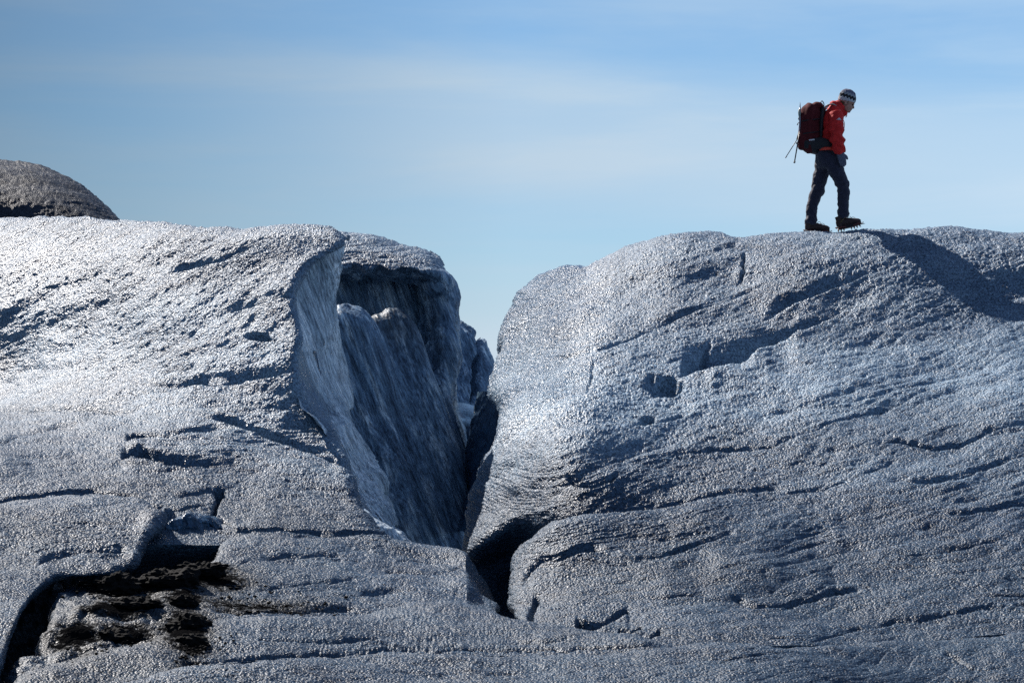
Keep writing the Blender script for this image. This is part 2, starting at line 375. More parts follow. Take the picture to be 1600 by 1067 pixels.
# far dark hill behind the left slope
patch('hill', [(-260,236),(-100,238),(0,247),(60,258),(110,280),(150,308),(175,330),(190,352)],
      [(-260,420),(-60,420),(80,420),(230,420)], [(-260,236),(-260,420)], [(190,352),(230,420)],
      lambda px, py: 62 - 0.004 * (py - 240) * 2 + 0*px, ICE_DARK, free='T', roll=90, dm=3.5, step=1.7,
      grainfn=lambda x, y, z, px, py: strata(x, y, z, px*0, py*0+900, 5.0, 0.034, 9)[0] + 0.05 * fbm(x*0.7, y*0.7, z*1.5, 5, 3) + 0.012 * fbm(x*9, y*9, z*16, 3, 3) + 0.014*(0.5-worley(x*16, y*16, z*20, 4)),
      feats=lambda px, py: step(px, py, [(-260,338),(0,336),(40,334),(60,335)], 0.0, 5))

# ---- left slope
def featL(px, py):
    d = step(px, py, [(262,427),(300,421),(340,412),(375,398),(400,384)], 0.26, 15, e=30)
    d += step(px, py, [(330,500),(400,482),(440,470),(475,463)], 0.07, 18, e=40)
    d += step(px, py, [(0,468),(90,448),(170,425),(250,400)], 0.035, 6, e=50)
    d += step(px, py, [(-160,400),(0,391),(90,372),(190,357)], 0.035, 5, e=50)
    d += step(px, py, [(60,366),(140,352),(230,352),(300,358)], 0.03, 4, e=40)
    d += pit(px, py, 402, 526, 17, 5, 0.09)
    d += step(px, py, [(240,612),(300,604),(360,600),(430,588),(480,575)], 0.10, 22, e=60)
    d += step(px, py, [(-160,662),(0,650),(60,643),(130,642),(190,648),(215,652)], 0.12, 10, e=40)
    d += step(px, py, [(-20,700),(40,682),(90,668),(130,664)], 0.06, 8, e=30)
    d += step(px, py, [(195,690),(215,692),(260,689),(310,680),(390,672)], 0.20, 17, e=20) * sst(390, 270, px)
    d += pit(px, py, 215, 682, 14, 7, 0.10)
    d += step(px, py, [(188,718),(210,722),(250,730),(290,734),(330,731),(400,724)], 0.24, 23, e=20) * sst(400, 270, px)
    d += pit(px, py, 214, 710, 18, 8, 0.14)
    d += step(px, py, [(330,655),(380,674),(430,692),(480,708),(520,722),(560,750)], 0.22, 17, e=30)
    d += step(px, py, [(270,778),(330,768),(380,760),(440,766),(520,770)], 0.04, 8, e=40)
    d += step(px, py, [(300,640),(360,634),(430,640),(480,650)], 0.05, 12, e=40)
    d += pit(px, py, 344, 769, 9, 7, 0.22)
    d += step(px, py, [(-170,810),(-60,796),(0,788),(60,780),(140,775),(205,781),(262,803)], 0.20, 9, e=20)
    d += step(px, py, [(346,815),(370,834),(430,835),(500,839),(610,842)], 0.25, 10, e=6)
    d += crack(px, py, [(344,768),(338,790),(330,812)], 0.12, 3)
    d += step(px, py, [(245,792),(285,795),(330,788),(345,782)], 0.14, 7, e=10)
    return d
patch('ice_slope_left',
      [(-170,350),(-60,344),(0,342),(60,338),(120,339),(185,343),(260,350),(340,358),(380,357),(420,353),(470,350),(515,350),(545,370)],
      [(-170,1130),(0,1130),(150,1130),(300,1080),(450,980),(620,866)],
      [(-170,350),(-170,1130)],
      [(545,370),(538,386),(510,402),(487,416),(472,440),(464,460),(468,490),(475,530),(470,560),(474,600),(492,640),(520,668),(535,700),(550,738),(566,784),(590,820),(612,842),(620,866)],
      lambda px, py: np.where(py > 850, YL(px, np.minimum(py, 850)) + 0.5 * sst(850, 900, py), YL(px, py)), ICE, free='TR', roll=20, dm=0.36, feats=featL, wet=lambda px, py: 0.7 * sst(300, 40, px) * sst(350, 400, py) * sst(660, 600, py), ash_shade=lambda px, py: 0.45 * sst(850, 900, py))  # below, the mask paints the cleft's deep shade into the colour, with some grit
# ---- the cut face under the lip of the left slope
YCW = tps([(470,400,38.9),(540,395,39.4),(455,460,38.2),(532,470,39.6),(470,600,37.0),(545,600,39.2),(530,700,36.4),(570,720,37.6),(600,850,34.0),(640,850,34.8),(480,520,37.9)])
patch('crevasse_wall_left', [(470,398),(505,392),(538,384)], [(585,880),(610,872),(640,866)],
      [(470,398),(452,440),(448,480),(452,560),(456,620),(480,670),(510,700),(530,760),(555,810),(585,880)],
      [(538,384),(534,430),(530,480),(536,530),(545,580),(551,620),(550,650),(572,720),(592,770),(608,800),(640,866)],
      YCW, PALE, free='R', roll=16, dm=0.35, step=1.2, grainfn=grain_wall)
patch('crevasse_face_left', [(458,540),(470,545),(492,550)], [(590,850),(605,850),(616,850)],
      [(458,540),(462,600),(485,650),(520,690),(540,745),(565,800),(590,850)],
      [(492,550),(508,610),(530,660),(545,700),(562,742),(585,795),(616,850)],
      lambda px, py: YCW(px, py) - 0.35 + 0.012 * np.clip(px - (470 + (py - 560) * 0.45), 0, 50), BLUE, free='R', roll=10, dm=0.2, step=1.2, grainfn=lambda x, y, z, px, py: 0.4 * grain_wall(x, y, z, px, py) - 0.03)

# ---- the mass behind the crevasse
def featD(px, py):
    d = 0 * px
    d += step(px, py, [(520,400),(600,404),(680,412)], 0.05, 10, e=20)
    return d
YD0 = tps([(500,360,43.7),(690,400,43.4),(600,385,43.3),(500,428,42.7),(600,428,42.6),(680,432,42.7),(500,480,42.8),(690,480,42.8),(700,600,42.5),(560,600,42.7),(600,850,41.6),(722,870,41.7),(715,740,42.0)])
def YD(px, py):      # the hollow under the cap of the mass behind
    return YD0(px, py) + 1.5 * sst(416, 438, py - 0.0008 * (px - 560) ** 2 + 5 * vn(px / 18, py / 14, px * 0, 3)) * sst(716, 650, px) * sst(640, 500, py)
patch('ice_mass_behind',
      [(500,356),(537,359),(580,366),(609,376),(638,385),(667,392),(686,404)],
      [(560,880),(600,880),(660,880),(722,880)],
      [(500,356),(500,480),(520,640),(560,880)],
      [(686,404),(697,422),(704,447),(707,482),(709,512),(711,551),(708,600),(712,640),(724,682),(731,740),(728,795),(722,880)],
      YD,
      WALL, free='TR', roll=30, dm=0.8, step=1.3, feats=featD,
      grainfn=lambda x, y, z, px, py: (lambda k: k * grain_std(x, y, z, px*0+600, py*0+700) + (1 - k) * grain_wall(x, y, z, px, py))(sst(445, 415, py)))
bpy.data.objects['ice_mass_behind'].data.materials.append(ICE)
def split_mat(name, test):
    me = bpy.data.objects[name].data
    co_ = np.empty(len(me.vertices) * 3, np.float32); me.vertices.foreach_get('co', co_); co_ = co_.reshape(-1, 3)
    lv = np.empty(len(me.loops), np.int32); me.loops.foreach_get('vertex_index', lv)
    c = co_[lv.reshape(-1, 4)].mean(1); px = c[:, 0] / c[:, 1] * F + CX; py = HY - c[:, 2] / c[:, 1] * F
    me.polygons.foreach_set('material_index', test(px, py, c).astype(np.int32)); me.update()
split_mat('ice_mass_behind', lambda px, py, c: (py + 7 * vn(px / 11, py / 11, px * 0, 3) + 5 * vn(px / 3, py / 3, px * 0, 4) < 424))
patch('ice_buttress_left', [(515,478),(530,483),(546,491),(562,502)], [(560,870),(600,870),(650,870),(690,870)],
      [(515,478),(525,600),(540,720),(560,870)],
      [(562,502),(578,528),(592,562),(606,610),(626,680),(650,750),(690,870)],
      tps([(520,490,41.0),(560,510,41.3),(530,650,40.8),(610,650,41.1),(560,860,39.9),(660,850,40.3)]), WALL, free='TR', roll=24, dm=0.5, step=1.3, grainfn=grain_wall)
patch('ice_buttress_right', [(572,518),(580,504),(594,494),(618,488),(636,494)], [(600,875),(640,875),(690,875),(726,875)],
      [(572,518),(590,600),(596,720),(600,875)],
      [(636,494),(648,512),(658,540),(670,578),(688,625),(706,672),(722,725),(727,790),(726,875)],
      tps([(590,510,41.9),(630,510,42.0),(600,650,41.2),(690,650,41.6),(620,860,40.2),(720,850,40.8)]), WALL, free='TR', roll=12, dm=0.22, step=1.3,
      grainfn=lambda x, y, z, px, py: 0.6 * grain_wall(x, y, z, px, py), ash_shade=lambda px, py: 0.30 * sst(600, 500, py))
# far slab seen past the mass behind
patch('ice_slab_far', [(695,505),(712,511),(728,519),(742,528),(752,540)], [(700,720),(720,720),(745,720),(765,720)],
      [(695,505),(695,620),(700,720)], [(752,540),(760,562),(767,588),(762,610),(752,640),(765,720)],
      lambda px, py: 50 - 0.012 * (py - 500) + 0.01 * (px - 700), WALL, free='TR', roll=18, dm=0.6, step=1.3,
      grainfn=lambda x, y, z, px, py: 1.3 * grain_wall(x, y, z, px, py) + 0.02 * (0.5 - worley(x*16, y*16, z*10, 4)),
      feats=lambda px, py: crack(px, py, [(742,525),(743,560),(738,590),(741,640)], 0.25, 3))
# blue wall under the right mass
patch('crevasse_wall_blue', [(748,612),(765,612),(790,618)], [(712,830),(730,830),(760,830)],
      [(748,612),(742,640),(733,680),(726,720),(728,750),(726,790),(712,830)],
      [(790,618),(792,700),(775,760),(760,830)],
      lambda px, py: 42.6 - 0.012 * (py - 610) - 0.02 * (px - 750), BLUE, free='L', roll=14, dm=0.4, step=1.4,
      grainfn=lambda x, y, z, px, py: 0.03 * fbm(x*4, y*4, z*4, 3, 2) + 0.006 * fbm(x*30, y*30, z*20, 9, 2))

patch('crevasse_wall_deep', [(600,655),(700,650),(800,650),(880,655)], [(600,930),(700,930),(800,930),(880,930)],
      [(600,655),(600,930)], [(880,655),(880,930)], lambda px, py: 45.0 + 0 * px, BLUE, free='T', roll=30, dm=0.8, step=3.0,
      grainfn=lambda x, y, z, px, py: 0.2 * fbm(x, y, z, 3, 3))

# ---- right slope
def featR(px, py):
    d = step(px, py, [(855,560),(885,560),(910,556),(950,547),(990,530),(1040,508),(1090,490),(1150,470),(1200,452)], 0.12, 9, e=30)
    d += step(px, py, [(862,545),(900,541),(935,535),(960,528)], 0.10, 6, e=14)
    d += step(px, py, [(1062,592),(1085,590),(1110,589),(1140,584),(1170,570),(1210,550),(1260,527),(1310,500),(1360,478),(1410,460)], 0.34, 60, e=30) * sst(1390, 1190, px)
    d += step(px, py, [(1190,500),(1250,470),(1330,440),(1400,415)], 0.07, 26, e=60) * sst(1400, 1260, px)
    d += crack(px, py, [(1112,530),(1098,552),(1090,566),(1072,590)], 0.07, 4, 16)
    d += pit(px, py, 1036, 602, 23, 12, 0.20, -6, 0.6, 0.3) + pit(px, py, 1052, 607, 15, 8, 0.10, 10, 0.6, 0.22)
    d += pit(px, py, 1012, 657, 11, 5, 0.12)
    d += step(px, py, [(985,668),(1010,664),(1040,660),(1075,652)], 0.05, 6)
    d += crack(px, py, [(1166,392),(1161,412),(1163,424),(1154,446)], 0.06, 2.4, 16)
    d += step(px, py, [(1118,392),(1136,390),(1156,386)], 0.06, 6, e=8)
    d += crack(px, py, [(930,562),(922,590),(918,622)], 0.03, 2.2, 16)
    d += step(px, py, [(884,748),(900,762),(925,766),(955,757),(968,745)], 0.20, 13, e=8)
    d += step(px, py, [(905,775),(940,778),(970,775)], 0.05, 5)
    d += step(px, py, [(975,728),(1020,717),(1100,708),(1160,706),(1210,702),(1262,679),(1335,652),(1400,636)], 0.08, 8, e=40)
    d += step(px, py, [(1330,700),(1400,694),(1460,705),(1500,697),(1550,676),(1610,662),(1780,640)], 0.13, 10, e=60)
    d += step(px, py, [(1380,757),(1430,760),(1490,757),(1540,736),(1610,712),(1780,690)], 0.13, 13, e=40)
    d += step(px, py, [(1225,775),(1290,767),(1350,746),(1405,722)], 0.10, 8, e=20)
    d += step(px, py, [(1290,710),(1330,706),(1370,700)], 0.08, 7)
    d += step(px, py, [(1140,930),(1180,948),(1230,949),(1290,936),(1350,925)], 0.13, 10, e=24)
    d += step(px, py, [(1262,894),(1285,899),(1312,896)], 0.08, 6)
    d += step(px, py, [(1180,1002),(1270,1006),(1340,988),(1400,975),(1530,953),(1640,945)], 0.08, 8, e=40)
    d += step(px, py, [(1530,930),(1560,935),(1640,926),(1780,920)], 0.08, 7)
    d += step(px, py, [(1420,800),(1500,806),(1600,790),(1780,770)], 0.05, 10, e=50)
    d += step(px, py, [(1380,870),(1480,862),(1600,838),(1780,820)], 0.05, 10, e=50)
    d += step(px, py, [(980,838),(1005,840),(1035,834),(1055,828)], 0.12, 7, e=8)
    d += step(px, py, [(860,822),(900,812),(980,802),(1080,788),(1165,773),(1230,768)], 0.16, 11, e=30)
    d += step(px, py, [(1180,650),(1260,640),(1360,622),(1480,590)], 0.035, 8, e=60)
    return d
CURL = [(700,846),(735,838),(765,822),(795,808),(830,799),(870,795),(930,800)]
def YF(px, py):
    c = np.array(CURL, float); yl = np.interp(px, c[:, 0], c[:, 1]); b = np.clip(py - yl, 0, 140)
    k = sst(900, 810, px)
    return YR(px, py) + k * (0.020 * b * sst(-5, 60, b) + 0.25 * (1 - np.exp(-b / 28.0)))
patch('ice_slope_right',
      [(783,556),(782,532),(786,508),(796,488),(806,468),(818,450),(834,436),(852,427),(881,418),(918,418),(942,402),(965,392),(989,384),(1033,372),(1067,366),(1104,364),(1131,366),(1154,372),(1200,368),
       (1260,364),(1310,362),(1370,361),(1430,358),(1500,359),(1600,363),(1700,366),(1780,374)],
      [(735,1000),(900,1040),(1100,1080),(1400,1110),(1600,1110),(1780,1110)],
      [(783,556),(781,580),(772,598),(763,616),(775,634),(778,660),(773,696),(752,727),(740,760),(731,790),(727,825),(720,862),(722,920),(735,1000)],
      [(1780,374),(1780,1110)], YF, ICE, free='TL', roll=56, dm=0.85, feats=featR, wet=lambda px, py: 2.1 * sst(980, 860, px) * sst(720, 600, py))
# ---- lower right lobe, overlapping the slope above
def featF2(px, py):
    d = featR(px, py) * sst(900, 1000, px)
    d += step(px, py, [(812,925),(826,905),(848,886),(880,881),(905,872),(950,862)], 0.22, 20, e=40)
    d += step(px, py, [(990,880),(1030,872),(1080,862),(1120,846),(1150,835)], 0.16, 10, e=14)
    d += crack(px, py, [(842,925),(836,940),(829,955),(831,975)], 0.10, 4, 14)
    d += step(px, py, [(898,980),(920,984),(945,980),(962,968),(985,958)], 0.25, 17, e=8)
    d += step(px, py, [(965,988),(985,992),(1005,984)], 0.25, 9, e=5)
    d += step(px, py, [(1000,1000),(1015,1001),(1035,990)], 0.25, 9, e=5)
    d += step(px, py, [(1010,935),(1060,933),(1110,930)], 0.05, 6)
    return d
def YF2(px, py):
    qx = px - 0.55 * (py - 800) + 45 * vn(px / 60, py / 45, px * 0, 44)
    off = 0.80 * sst(1420, 960, qx) + 0.35 * sst(1000, 820, px) - 0.14
    return YR(px, py) - off * sst(700, 840, py) + 0.05
patch('ice_lobe_right',
      [(862,817),(900,806),(980,796),(1080,783),(1165,769),(1300,748),(1460,735)],
      [(830,1010),(900,1020),(1000,1050),(1150,1070),(1460,1090)],
      [(862,817),(838,838),(816,854),(802,880),(797,905),(797,935),(801,957),(815,985),(830,1010)],
      [(1460,735),(1460,1090)], YF2, ICE, free='TL', roll=20, dm=0.42, feats=featF2)

# ---- lower left: the rounded hump, the broken block, the dark cleft, the middle shelf
ASH = [(265,905,75,30,0),(340,905,50,18,0),(230,900,40,22,0),(330,888,40,10,0),(290,985,36,26,0),(300,1010,28,12,0),(190,915,44,15,0),(205,942,50,9,8),(200,992,40,10,0),(120,1000,40,22,30),(300,1050,26,16,0),(290,940,34,16,0),(395,945,90,12,0),
       (310,1068,34,10,0),(175,960,50,10,0)]
def ashf(px, py):
    v = np.zeros(px.shape)
    for cx, cy, rx, ry, a in ASH:
        v = np.maximum(v, 0.95 * np.exp(-(((px - cx) / rx) ** 2 + ((py - cy) / ry) ** 2) * 0.9) * (0.8 if rx > 80 else 1))
    return v + 0.15 * sst(420, 250, px) * sst(860, 930, py)
patch('ice_hump',
      [(-170,806),(-60,793),(0,785),(60,777),(140,772),(205,778),(236,786),(262,802)],
      [(-170,1125),(-80,1125),(-20,1075),(8,1020),(30,965),(58,928),(88,908),(140,905),(190,896),(214,880)],
      [(-170,806),(-170,1125)], [(262,802),(246,830),(228,852),(214,880)],
      lambda px, py: YL(px, py) - 1.0 - 0.2 * sst(900, 1050, py), ICE, free='TRB', roll=22, dm=0.5,
      feats=lambda px, py: step(px, py, [(60,880),(100,868),(150,866),(200,860)], 0.08, 14), grainfn=lambda x, y, z, px, py: grain_std(x, y, z, px, py) + (0.045 * fbm(x * 3.2, y * 1.5, z * 3.2, 83, 3)) * sst(120, 250, px + py - 850), ash_shade=lambda px, py: 0.2*ashf(px, py))
patch('ice_block',
      [(258,824),(266,812),(284,806),(296,801),(312,806),(330,803),(346,820)], [(225,915),(270,915),(330,905),(390,895)],
      [(258,824),(246,850),(228,880),(225,915)], [(346,820),(360,834),(368,858),(390,895)],
      lambda px, py: YL(px, py * 0 + 822) - 0.10 - 0.05 * sst(842, 860, py + 0.15 * (px - 300)), BLUE, free='TLR', roll=9, dm=0.25, step=1.2,
      grainfn=lambda x, y, z, px, py: grain_std(x, y, z, px, py) + 0.06 * fbm(x * 5, y * 3, z * 2.5, 71, 3),
      feats=lambda px, py: step(px, py, [(262,838),(285,829),(320,832),(356,838)], 0.10, 7), ash_shade=lambda px, py: 0.25 * sst(850, 890, py))
def featG(px, py):
    d = step(px, py, [(370,885),(400,872),(450,868),(540,872)], 0.05, 8)
    d += step(px, py, [(330,960),(380,968),(430,962),(500,955),(560,952)], 0.12, 12, e=20)
    d += step(px, py, [(600,900),(650,902),(700,896),(730,890)], 0.07, 8)
    d += step(px, py, [(620,880),(660,876),(700,878)], 0.06, 6)
    d += step(px, py, [(560,932),(620,928),(680,930),(725,935)], 0.08, 9)
    d += step(px, py, [(400,920),(480,915),(560,910)], 0.05, 8)
    d += step(px, py, [(420,990),(470,994),(540,990)], 0.06, 6)
    d += step(px, py, [(140,948),(200,955),(260,958)], 0.08, 7)
    d += step(px, py, [(90,985),(150,975),(230,972),(280,975)], 0.08, 8)
    d += step(px, py, [(80,1015),(140,1005),(200,1002),(250,1003)], 0.10, 10)
    return d
patch('ice_shelf_middle',
      [(92,912),(150,912),(215,905),(280,885),(330,872),(345,846),(370,836),(420,836),(470,839),(540,842),(610,842),(660,848),(705,853),(728,864)],
      [(10,1090),(150,1090),(400,1090),(600,1090),(790,1090)],
      [(92,912),(92,938),(80,972),(56,1006),(30,1042),(10,1090)],
      [(728,864),(744,886),(760,912),(771,935),(777,960),(790,1090)],
      lambda px, py: YB(px, py) - 0.35 - 0.25 * sst(870, 960, py) + 0.030 * np.clip(px - (728 + (py - 890) * 0.05), 0, 60) * sst(960, 930, py) * 1.2,
      ICE_LOW, free='TLR', roll=18, dm=0.35, grainfn=lambda x, y, z, px, py: grain_std(x, y, z, px, py) + 0.08 * fbm(x * 3.0, y * 1.5, z * 4.0, 87, 3) * sst(330, 150, px), feats=featG, ash_shade=ashf)
# ---- foreground sheets
patch('ice_shelf_front',
      [(-20,1120),(30,1062),(70,1040),(130,1026),(210,1005),(280,985),(350,972),(450,965),(560,958),(650,945),(720,941),(760,950),(800,964),(860,974),(930,981),(1000,992),(1035,1008),(1070,1030)],
      [(-20,1150),(300,1150),(700,1150),(1090,1150)],
      [(-20,1120),(-20,1150)], [(1070,1030),(1090,1150)],
      lambda px, py: YB(px, py) - 1.05, ICE_LOW, free='T', roll=16, dm=0.4, dens=1.3,
      feats=lambda px, py: step(px, py, [(310,1035),(420,1030),(560,1022),(760,1020),(900,1020),(1000,1015),(1045,1012)], 0.22, 10, e=30)
          + step(px, py, [(780,1005),(850,1006),(900,998)], 0.06, 6) + step(px, py, [(400,1000),(500,1003),(600,1000)], 0.06, 7)
          + step(px, py, [(560,1008),(640,1012),(720,1010)], 0.04, 5) + crack(px, py, [(300,1030),(305,1050),(312,1080)], 0.2, 12), ash_shade=ashf)
patch('ice_floor_front',
      [(120,1075),(330,1036),(560,1025),(760,1023),(900,1022),(1045,1014),(1120,1004),(1200,1006),(1300,1006),(1450,998),(1600,985),(1780,970)],
      [(120,1180),(600,1180),(1200,1180),(1780,1180)],
      [(120,1075),(120,1180)], [(1780,970),(1780,1180)],
      lambda px, py: YB(px, py) - 1.50 + 1.2 * sst(1120, 1500, px), ICE_LOW, free='T', roll=10, dm=0.2, dens=1.2,
      feats=lambda px, py: step(px, py, [(1095,1031),(1130,1033),(1170,1028),(1200,1024)], 0.05, 5)
          + step(px, py, [(1470,1024),(1500,1035),(1520,1046),(1545,1050),(1580,1044)], 0.09, 8, e=10)
          + step(px, py, [(1480,1066),(1540,1064),(1600,1060)], 0.05, 5) + step(px, py, [(600,1052),(700,1054),(820,1050)], 0.03, 5))

# ---- dark floor of the crevasse and the plain of ice to the horizon
def sheet(name, mat, zf, xs, ys, label=None):
    X, Yg = np.meshgrid(xs, ys); Z = zf(X, Yg)
    me = bpy.data.meshes.new(name); v = np.stack([X, Yg, Z], -1).reshape(-1, 3)
    r, c = X.shape; i = np.arange(r * c).reshape(r, c)
    fs = np.stack([i[:-1, :-1], i[:-1, 1:], i[1:, 1:], i[1:, :-1]], -1).reshape(-1, 4)
    me.from_pydata(v.tolist(), [], fs.tolist()); me.polygons.foreach_set('use_smooth', [True] * len(fs)); me.materials.append(mat)
    o = bpy.data.objects.new(name, me); COL.objects.link(o); o['kind'] = 'structure'
    return o
gx_ = np.unique(np.r_[np.linspace(-4000, -60, 24), np.linspace(-60, 60, 121), np.linspace(60, 4000, 24)])
gy_ = np.unique(np.r_[np.linspace(-300, 5, 12), np.linspace(5, 90, 120), np.linspace(90, 9000, 40)])
def gz(x, y):
    # the surface lies at the camera's feet, drops under the crevassed masses and runs on behind them
    near = -1.75 + 0.05 * fbm(x * 0.3, y * 0.3, x * 0, 4, 2)
    under = -3.6
    k = sst(26.5, 29.5, y)
    out = sst(9, 26, np.abs(x)) * sst(26, 40, y)
    far = -1.2 + 1.2 * fbm(x * 0.05, y * 0.05, x * 0, 14, 3)
    z = near * (1 - k) + under * k
    z = z + (far + 1.5 - z) * sst(66, 95, y)
    return z + (2.0 + 0.8 * fbm(x * 0.08, y * 0.08, x * 0, 24, 3) - z) * out * sst(140, 60, y) * sst(80, 26, np.abs(x))
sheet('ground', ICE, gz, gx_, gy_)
# ------------------------------------------------------------------ the walker on the crest
PY0 = 40.65; GX, GY = 1300.0, 362.0
ORG = Vector(((GX - CX) / F * PY0, PY0, (HY - GY) / F * PY0)); M_ = PY0 / F      # metres per photo pixel at the walker
def lx(px): return (px - GX) * M_
def lz(py): return (GY - py) * M_
def solid(name, c, rough=0.7, spec=0.4, noise=0.25, scale=60, bump=0.0, metal=0.0, sheen=0.0):
    m, t, p = newmat(name)
    tc = t.nodes.new('ShaderNodeTexCoord'); n = t.nodes.new('ShaderNodeTexNoise'); n.inputs['Scale'].default_value = scale
    n.inputs['Detail'].default_value = 4; t.links.new(tc.outputs['Object'], n.inputs['Vector'])
    lo = tuple(v * (1 - noise) for v in c); hi = tuple(min(1, v * (1 + noise)) for v in c)
    r = ramp(t, n.outputs[0], [(0.3, lo), (0.7, hi)]); t.links.new(r.outputs[0], p.inputs['Base Color'])
    p.inputs['Roughness'].default_value = rough; p.inputs['Specular IOR Level'].default_value = spec; p.inputs['Metallic'].default_value = metal
    if sheen: p.inputs['Sheen Weight'].default_value = sheen
    if bump: bump_chain(t, p, [n.outputs[0]], [(bump, 0.01)])
    return m
SKIN = solid('skin', (0.42, 0.23, 0.17), 0.5, 0.4, 0.12, 30)
RED = solid('red_shell_fabric', (0.58, 0.022, 0.020), 0.7, 0.25, 0.15, 25, 0.15)
NAVY = solid('navy_trouser_fabric', (0.022, 0.022, 0.045), 0.75, 0.3, 0.3, 30, 0.2, sheen=0.2)
MAROON = solid('maroon_pack_fabric', (0.085, 0.013, 0.016), 0.85, 0.15, 0.3, 30, 0.2)
BLACK = solid('black_webbing', (0.012, 0.012, 0.016), 0.6, 0.4, 0.3, 40)
BLUEW = solid('blue_webbing', (0.02, 0.09, 0.40), 0.5, 0.4, 0.2, 40)
GREYW = solid('pale_webbing', (0.30, 0.33, 0.30), 0.6, 0.4, 0.2, 40)
ORANGE = solid('red_webbing', (0.62, 0.05, 0.025), 0.5, 0.4, 0.2, 40)
GLOVE = solid('grey_glove_fabric', (0.11, 0.12, 0.17), 0.8, 0.3, 0.2, 50, 0.2)
LEATHER = solid('brown_boot_leather', (0.045, 0.022, 0.020), 0.6, 0.4, 0.35, 50, 0.3)
RUBBER = solid('boot_rubber', (0.014, 0.012, 0.016), 0.7, 0.4, 0.2, 50)
LACE = solid('olive_lace', (0.16, 0.12, 0.05), 0.7, 0.3, 0.2, 50)
STEEL = solid('crampon_steel', (0.30, 0.20, 0.16), 0.4, 0.5, 0.3, 60, metal=0.7)
CRED = solid('crampon_strap', (0.12, 0.03, 0.025), 0.6, 0.4, 0.2, 60)
ALU = solid('pole_shaft_grey', (0.30, 0.31, 0.38), 0.35, 0.5, 0.15, 40, metal=0.5)
DARKAL = solid('pole_shaft_dark', (0.03, 0.03, 0.05), 0.4, 0.5, 0.15, 40)
WHITE = solid('white_print', (0.62, 0.62, 0.66), 0.6, 0.3, 0.05, 40)
EYE = solid('eye_dark', (0.02, 0.015, 0.012), 0.2, 0.5, 0.1, 40)
# knitted hat: pale wool with a dark band whose edges are zigzags
def hat_mat(rot_inv):
    m, t, p = newmat('knitted_hat_wool')
    tc = t.nodes.new('ShaderNodeTexCoord'); mp_ = t.nodes.new('ShaderNodeMapping'); mp_.vector_type = 'POINT'
    t.links.new(tc.outputs['Object'], mp_.inputs[0]); mp_.inputs['Rotation'].default_value = rot_inv
    s = t.nodes.new('ShaderNodeSeparateXYZ'); t.links.new(mp_.outputs[0], s.inputs[0])
    ang = math_n(t, 'ARCTAN2', s.outputs[1], s.outputs[0])
    zig = math_n(t, 'PINGPONG', math_n(t, 'MULTIPLY', ang, 2.1), 0.5)
    zz = math_n(t, 'ADD', s.outputs[2], math_n(t, 'MULTIPLY', zig, 0.046))
    r = ramp(t, math_n(t, 'ADD', math_n(t, 'MULTIPLY', zz, 4.0), 0.5), [(0.0, (0.50, 0.51, 0.53)), (0.635, (0.50, 0.51, 0.53)), (0.65, (0.02, 0.022, 0.028)), (0.79, (0.02, 0.022, 0.028)), (0.81, (0.38, 0.39, 0.42)), (0.96, (0.12, 0.13, 0.20))])
    t.links.new(r.outputs[0], p.inputs['Base Color']); p.inputs['Roughness'].default_value = 0.95
    w = t.nodes.new('ShaderNodeTexVoronoi'); w.inputs['Scale'].default_value = 110; t.links.new(tc.outputs['Object'], w.inputs['Vector'])
    bump_chain(t, p, [w.outputs['Distance']], [(0.8, -0.004)])
    return m

def tube(bm, pts, n=16):
    """loft through (x,y,z,rx,ry): rx in the plane of the side view, ry across"""
    P = [Vector(p[:3]) for p in pts]; rings = []
    for i, p in enumerate(P):
        d = (P[min(i + 1, len(P) - 1)] - P[max(i - 1, 0)]).normalized()
        side = Vector((0, 1, 0)) if abs(d.y) < 0.9 else Vector((0, 0, 1))
        a = side.cross(d).normalized(); b = d.cross(a).normalized()
        rx, ry = pts[i][3], pts[i][4] if len(pts[i]) > 4 else pts[i][3]
        rings.append([bm.verts.new(p + a * rx * math.cos(k * 2 * math.pi / n) + b * ry * math.sin(k * 2 * math.pi / n)) for k in range(n)])
    for r0, r1 in zip(rings, rings[1:]):
        for k in range(n): bm.faces.new((r0[k], r0[(k + 1) % n], r1[(k + 1) % n], r1[k]))
    bm.faces.new(rings[0][::-1]); bm.faces.new(rings[-1])
def spl(pts, k=5):
    p = np.array(pts, float); t = np.linspace(0, 1, (len(p) - 1) * k + 1)
    return [tuple(r) for r in curve(p, t)]
def ell(bm, c, r, rot=None, seg=20):
    g = bmesh.ops.create_uvsphere(bm, u_segments=seg, v_segments=seg // 2 + 2, radius=1.0)
    Mx = Matrix.Translation(c) @ (rot or Matrix.Identity(4)) @ Matrix.Diagonal((*r, 1))
    bmesh.ops.transform(bm, matrix=Mx, verts=g['verts'])
def roty(a): return Matrix.Rotation(R(a), 4, 'Y')
def box(bm, c, s, rot=None):
    g = bmesh.ops.create_cube(bm, size=1.0)
    bmesh.ops.transform(bm, matrix=Matrix.Translation(c) @ (rot or Matrix.Identity(4)) @ Matrix.Diagonal((*s, 1)), verts=g['verts'])
def cone(bm, a, b, r0, r1=0.0005, n=6):
    tube(bm, [(*a, r0, r0), (*b, r1, r1)], n)
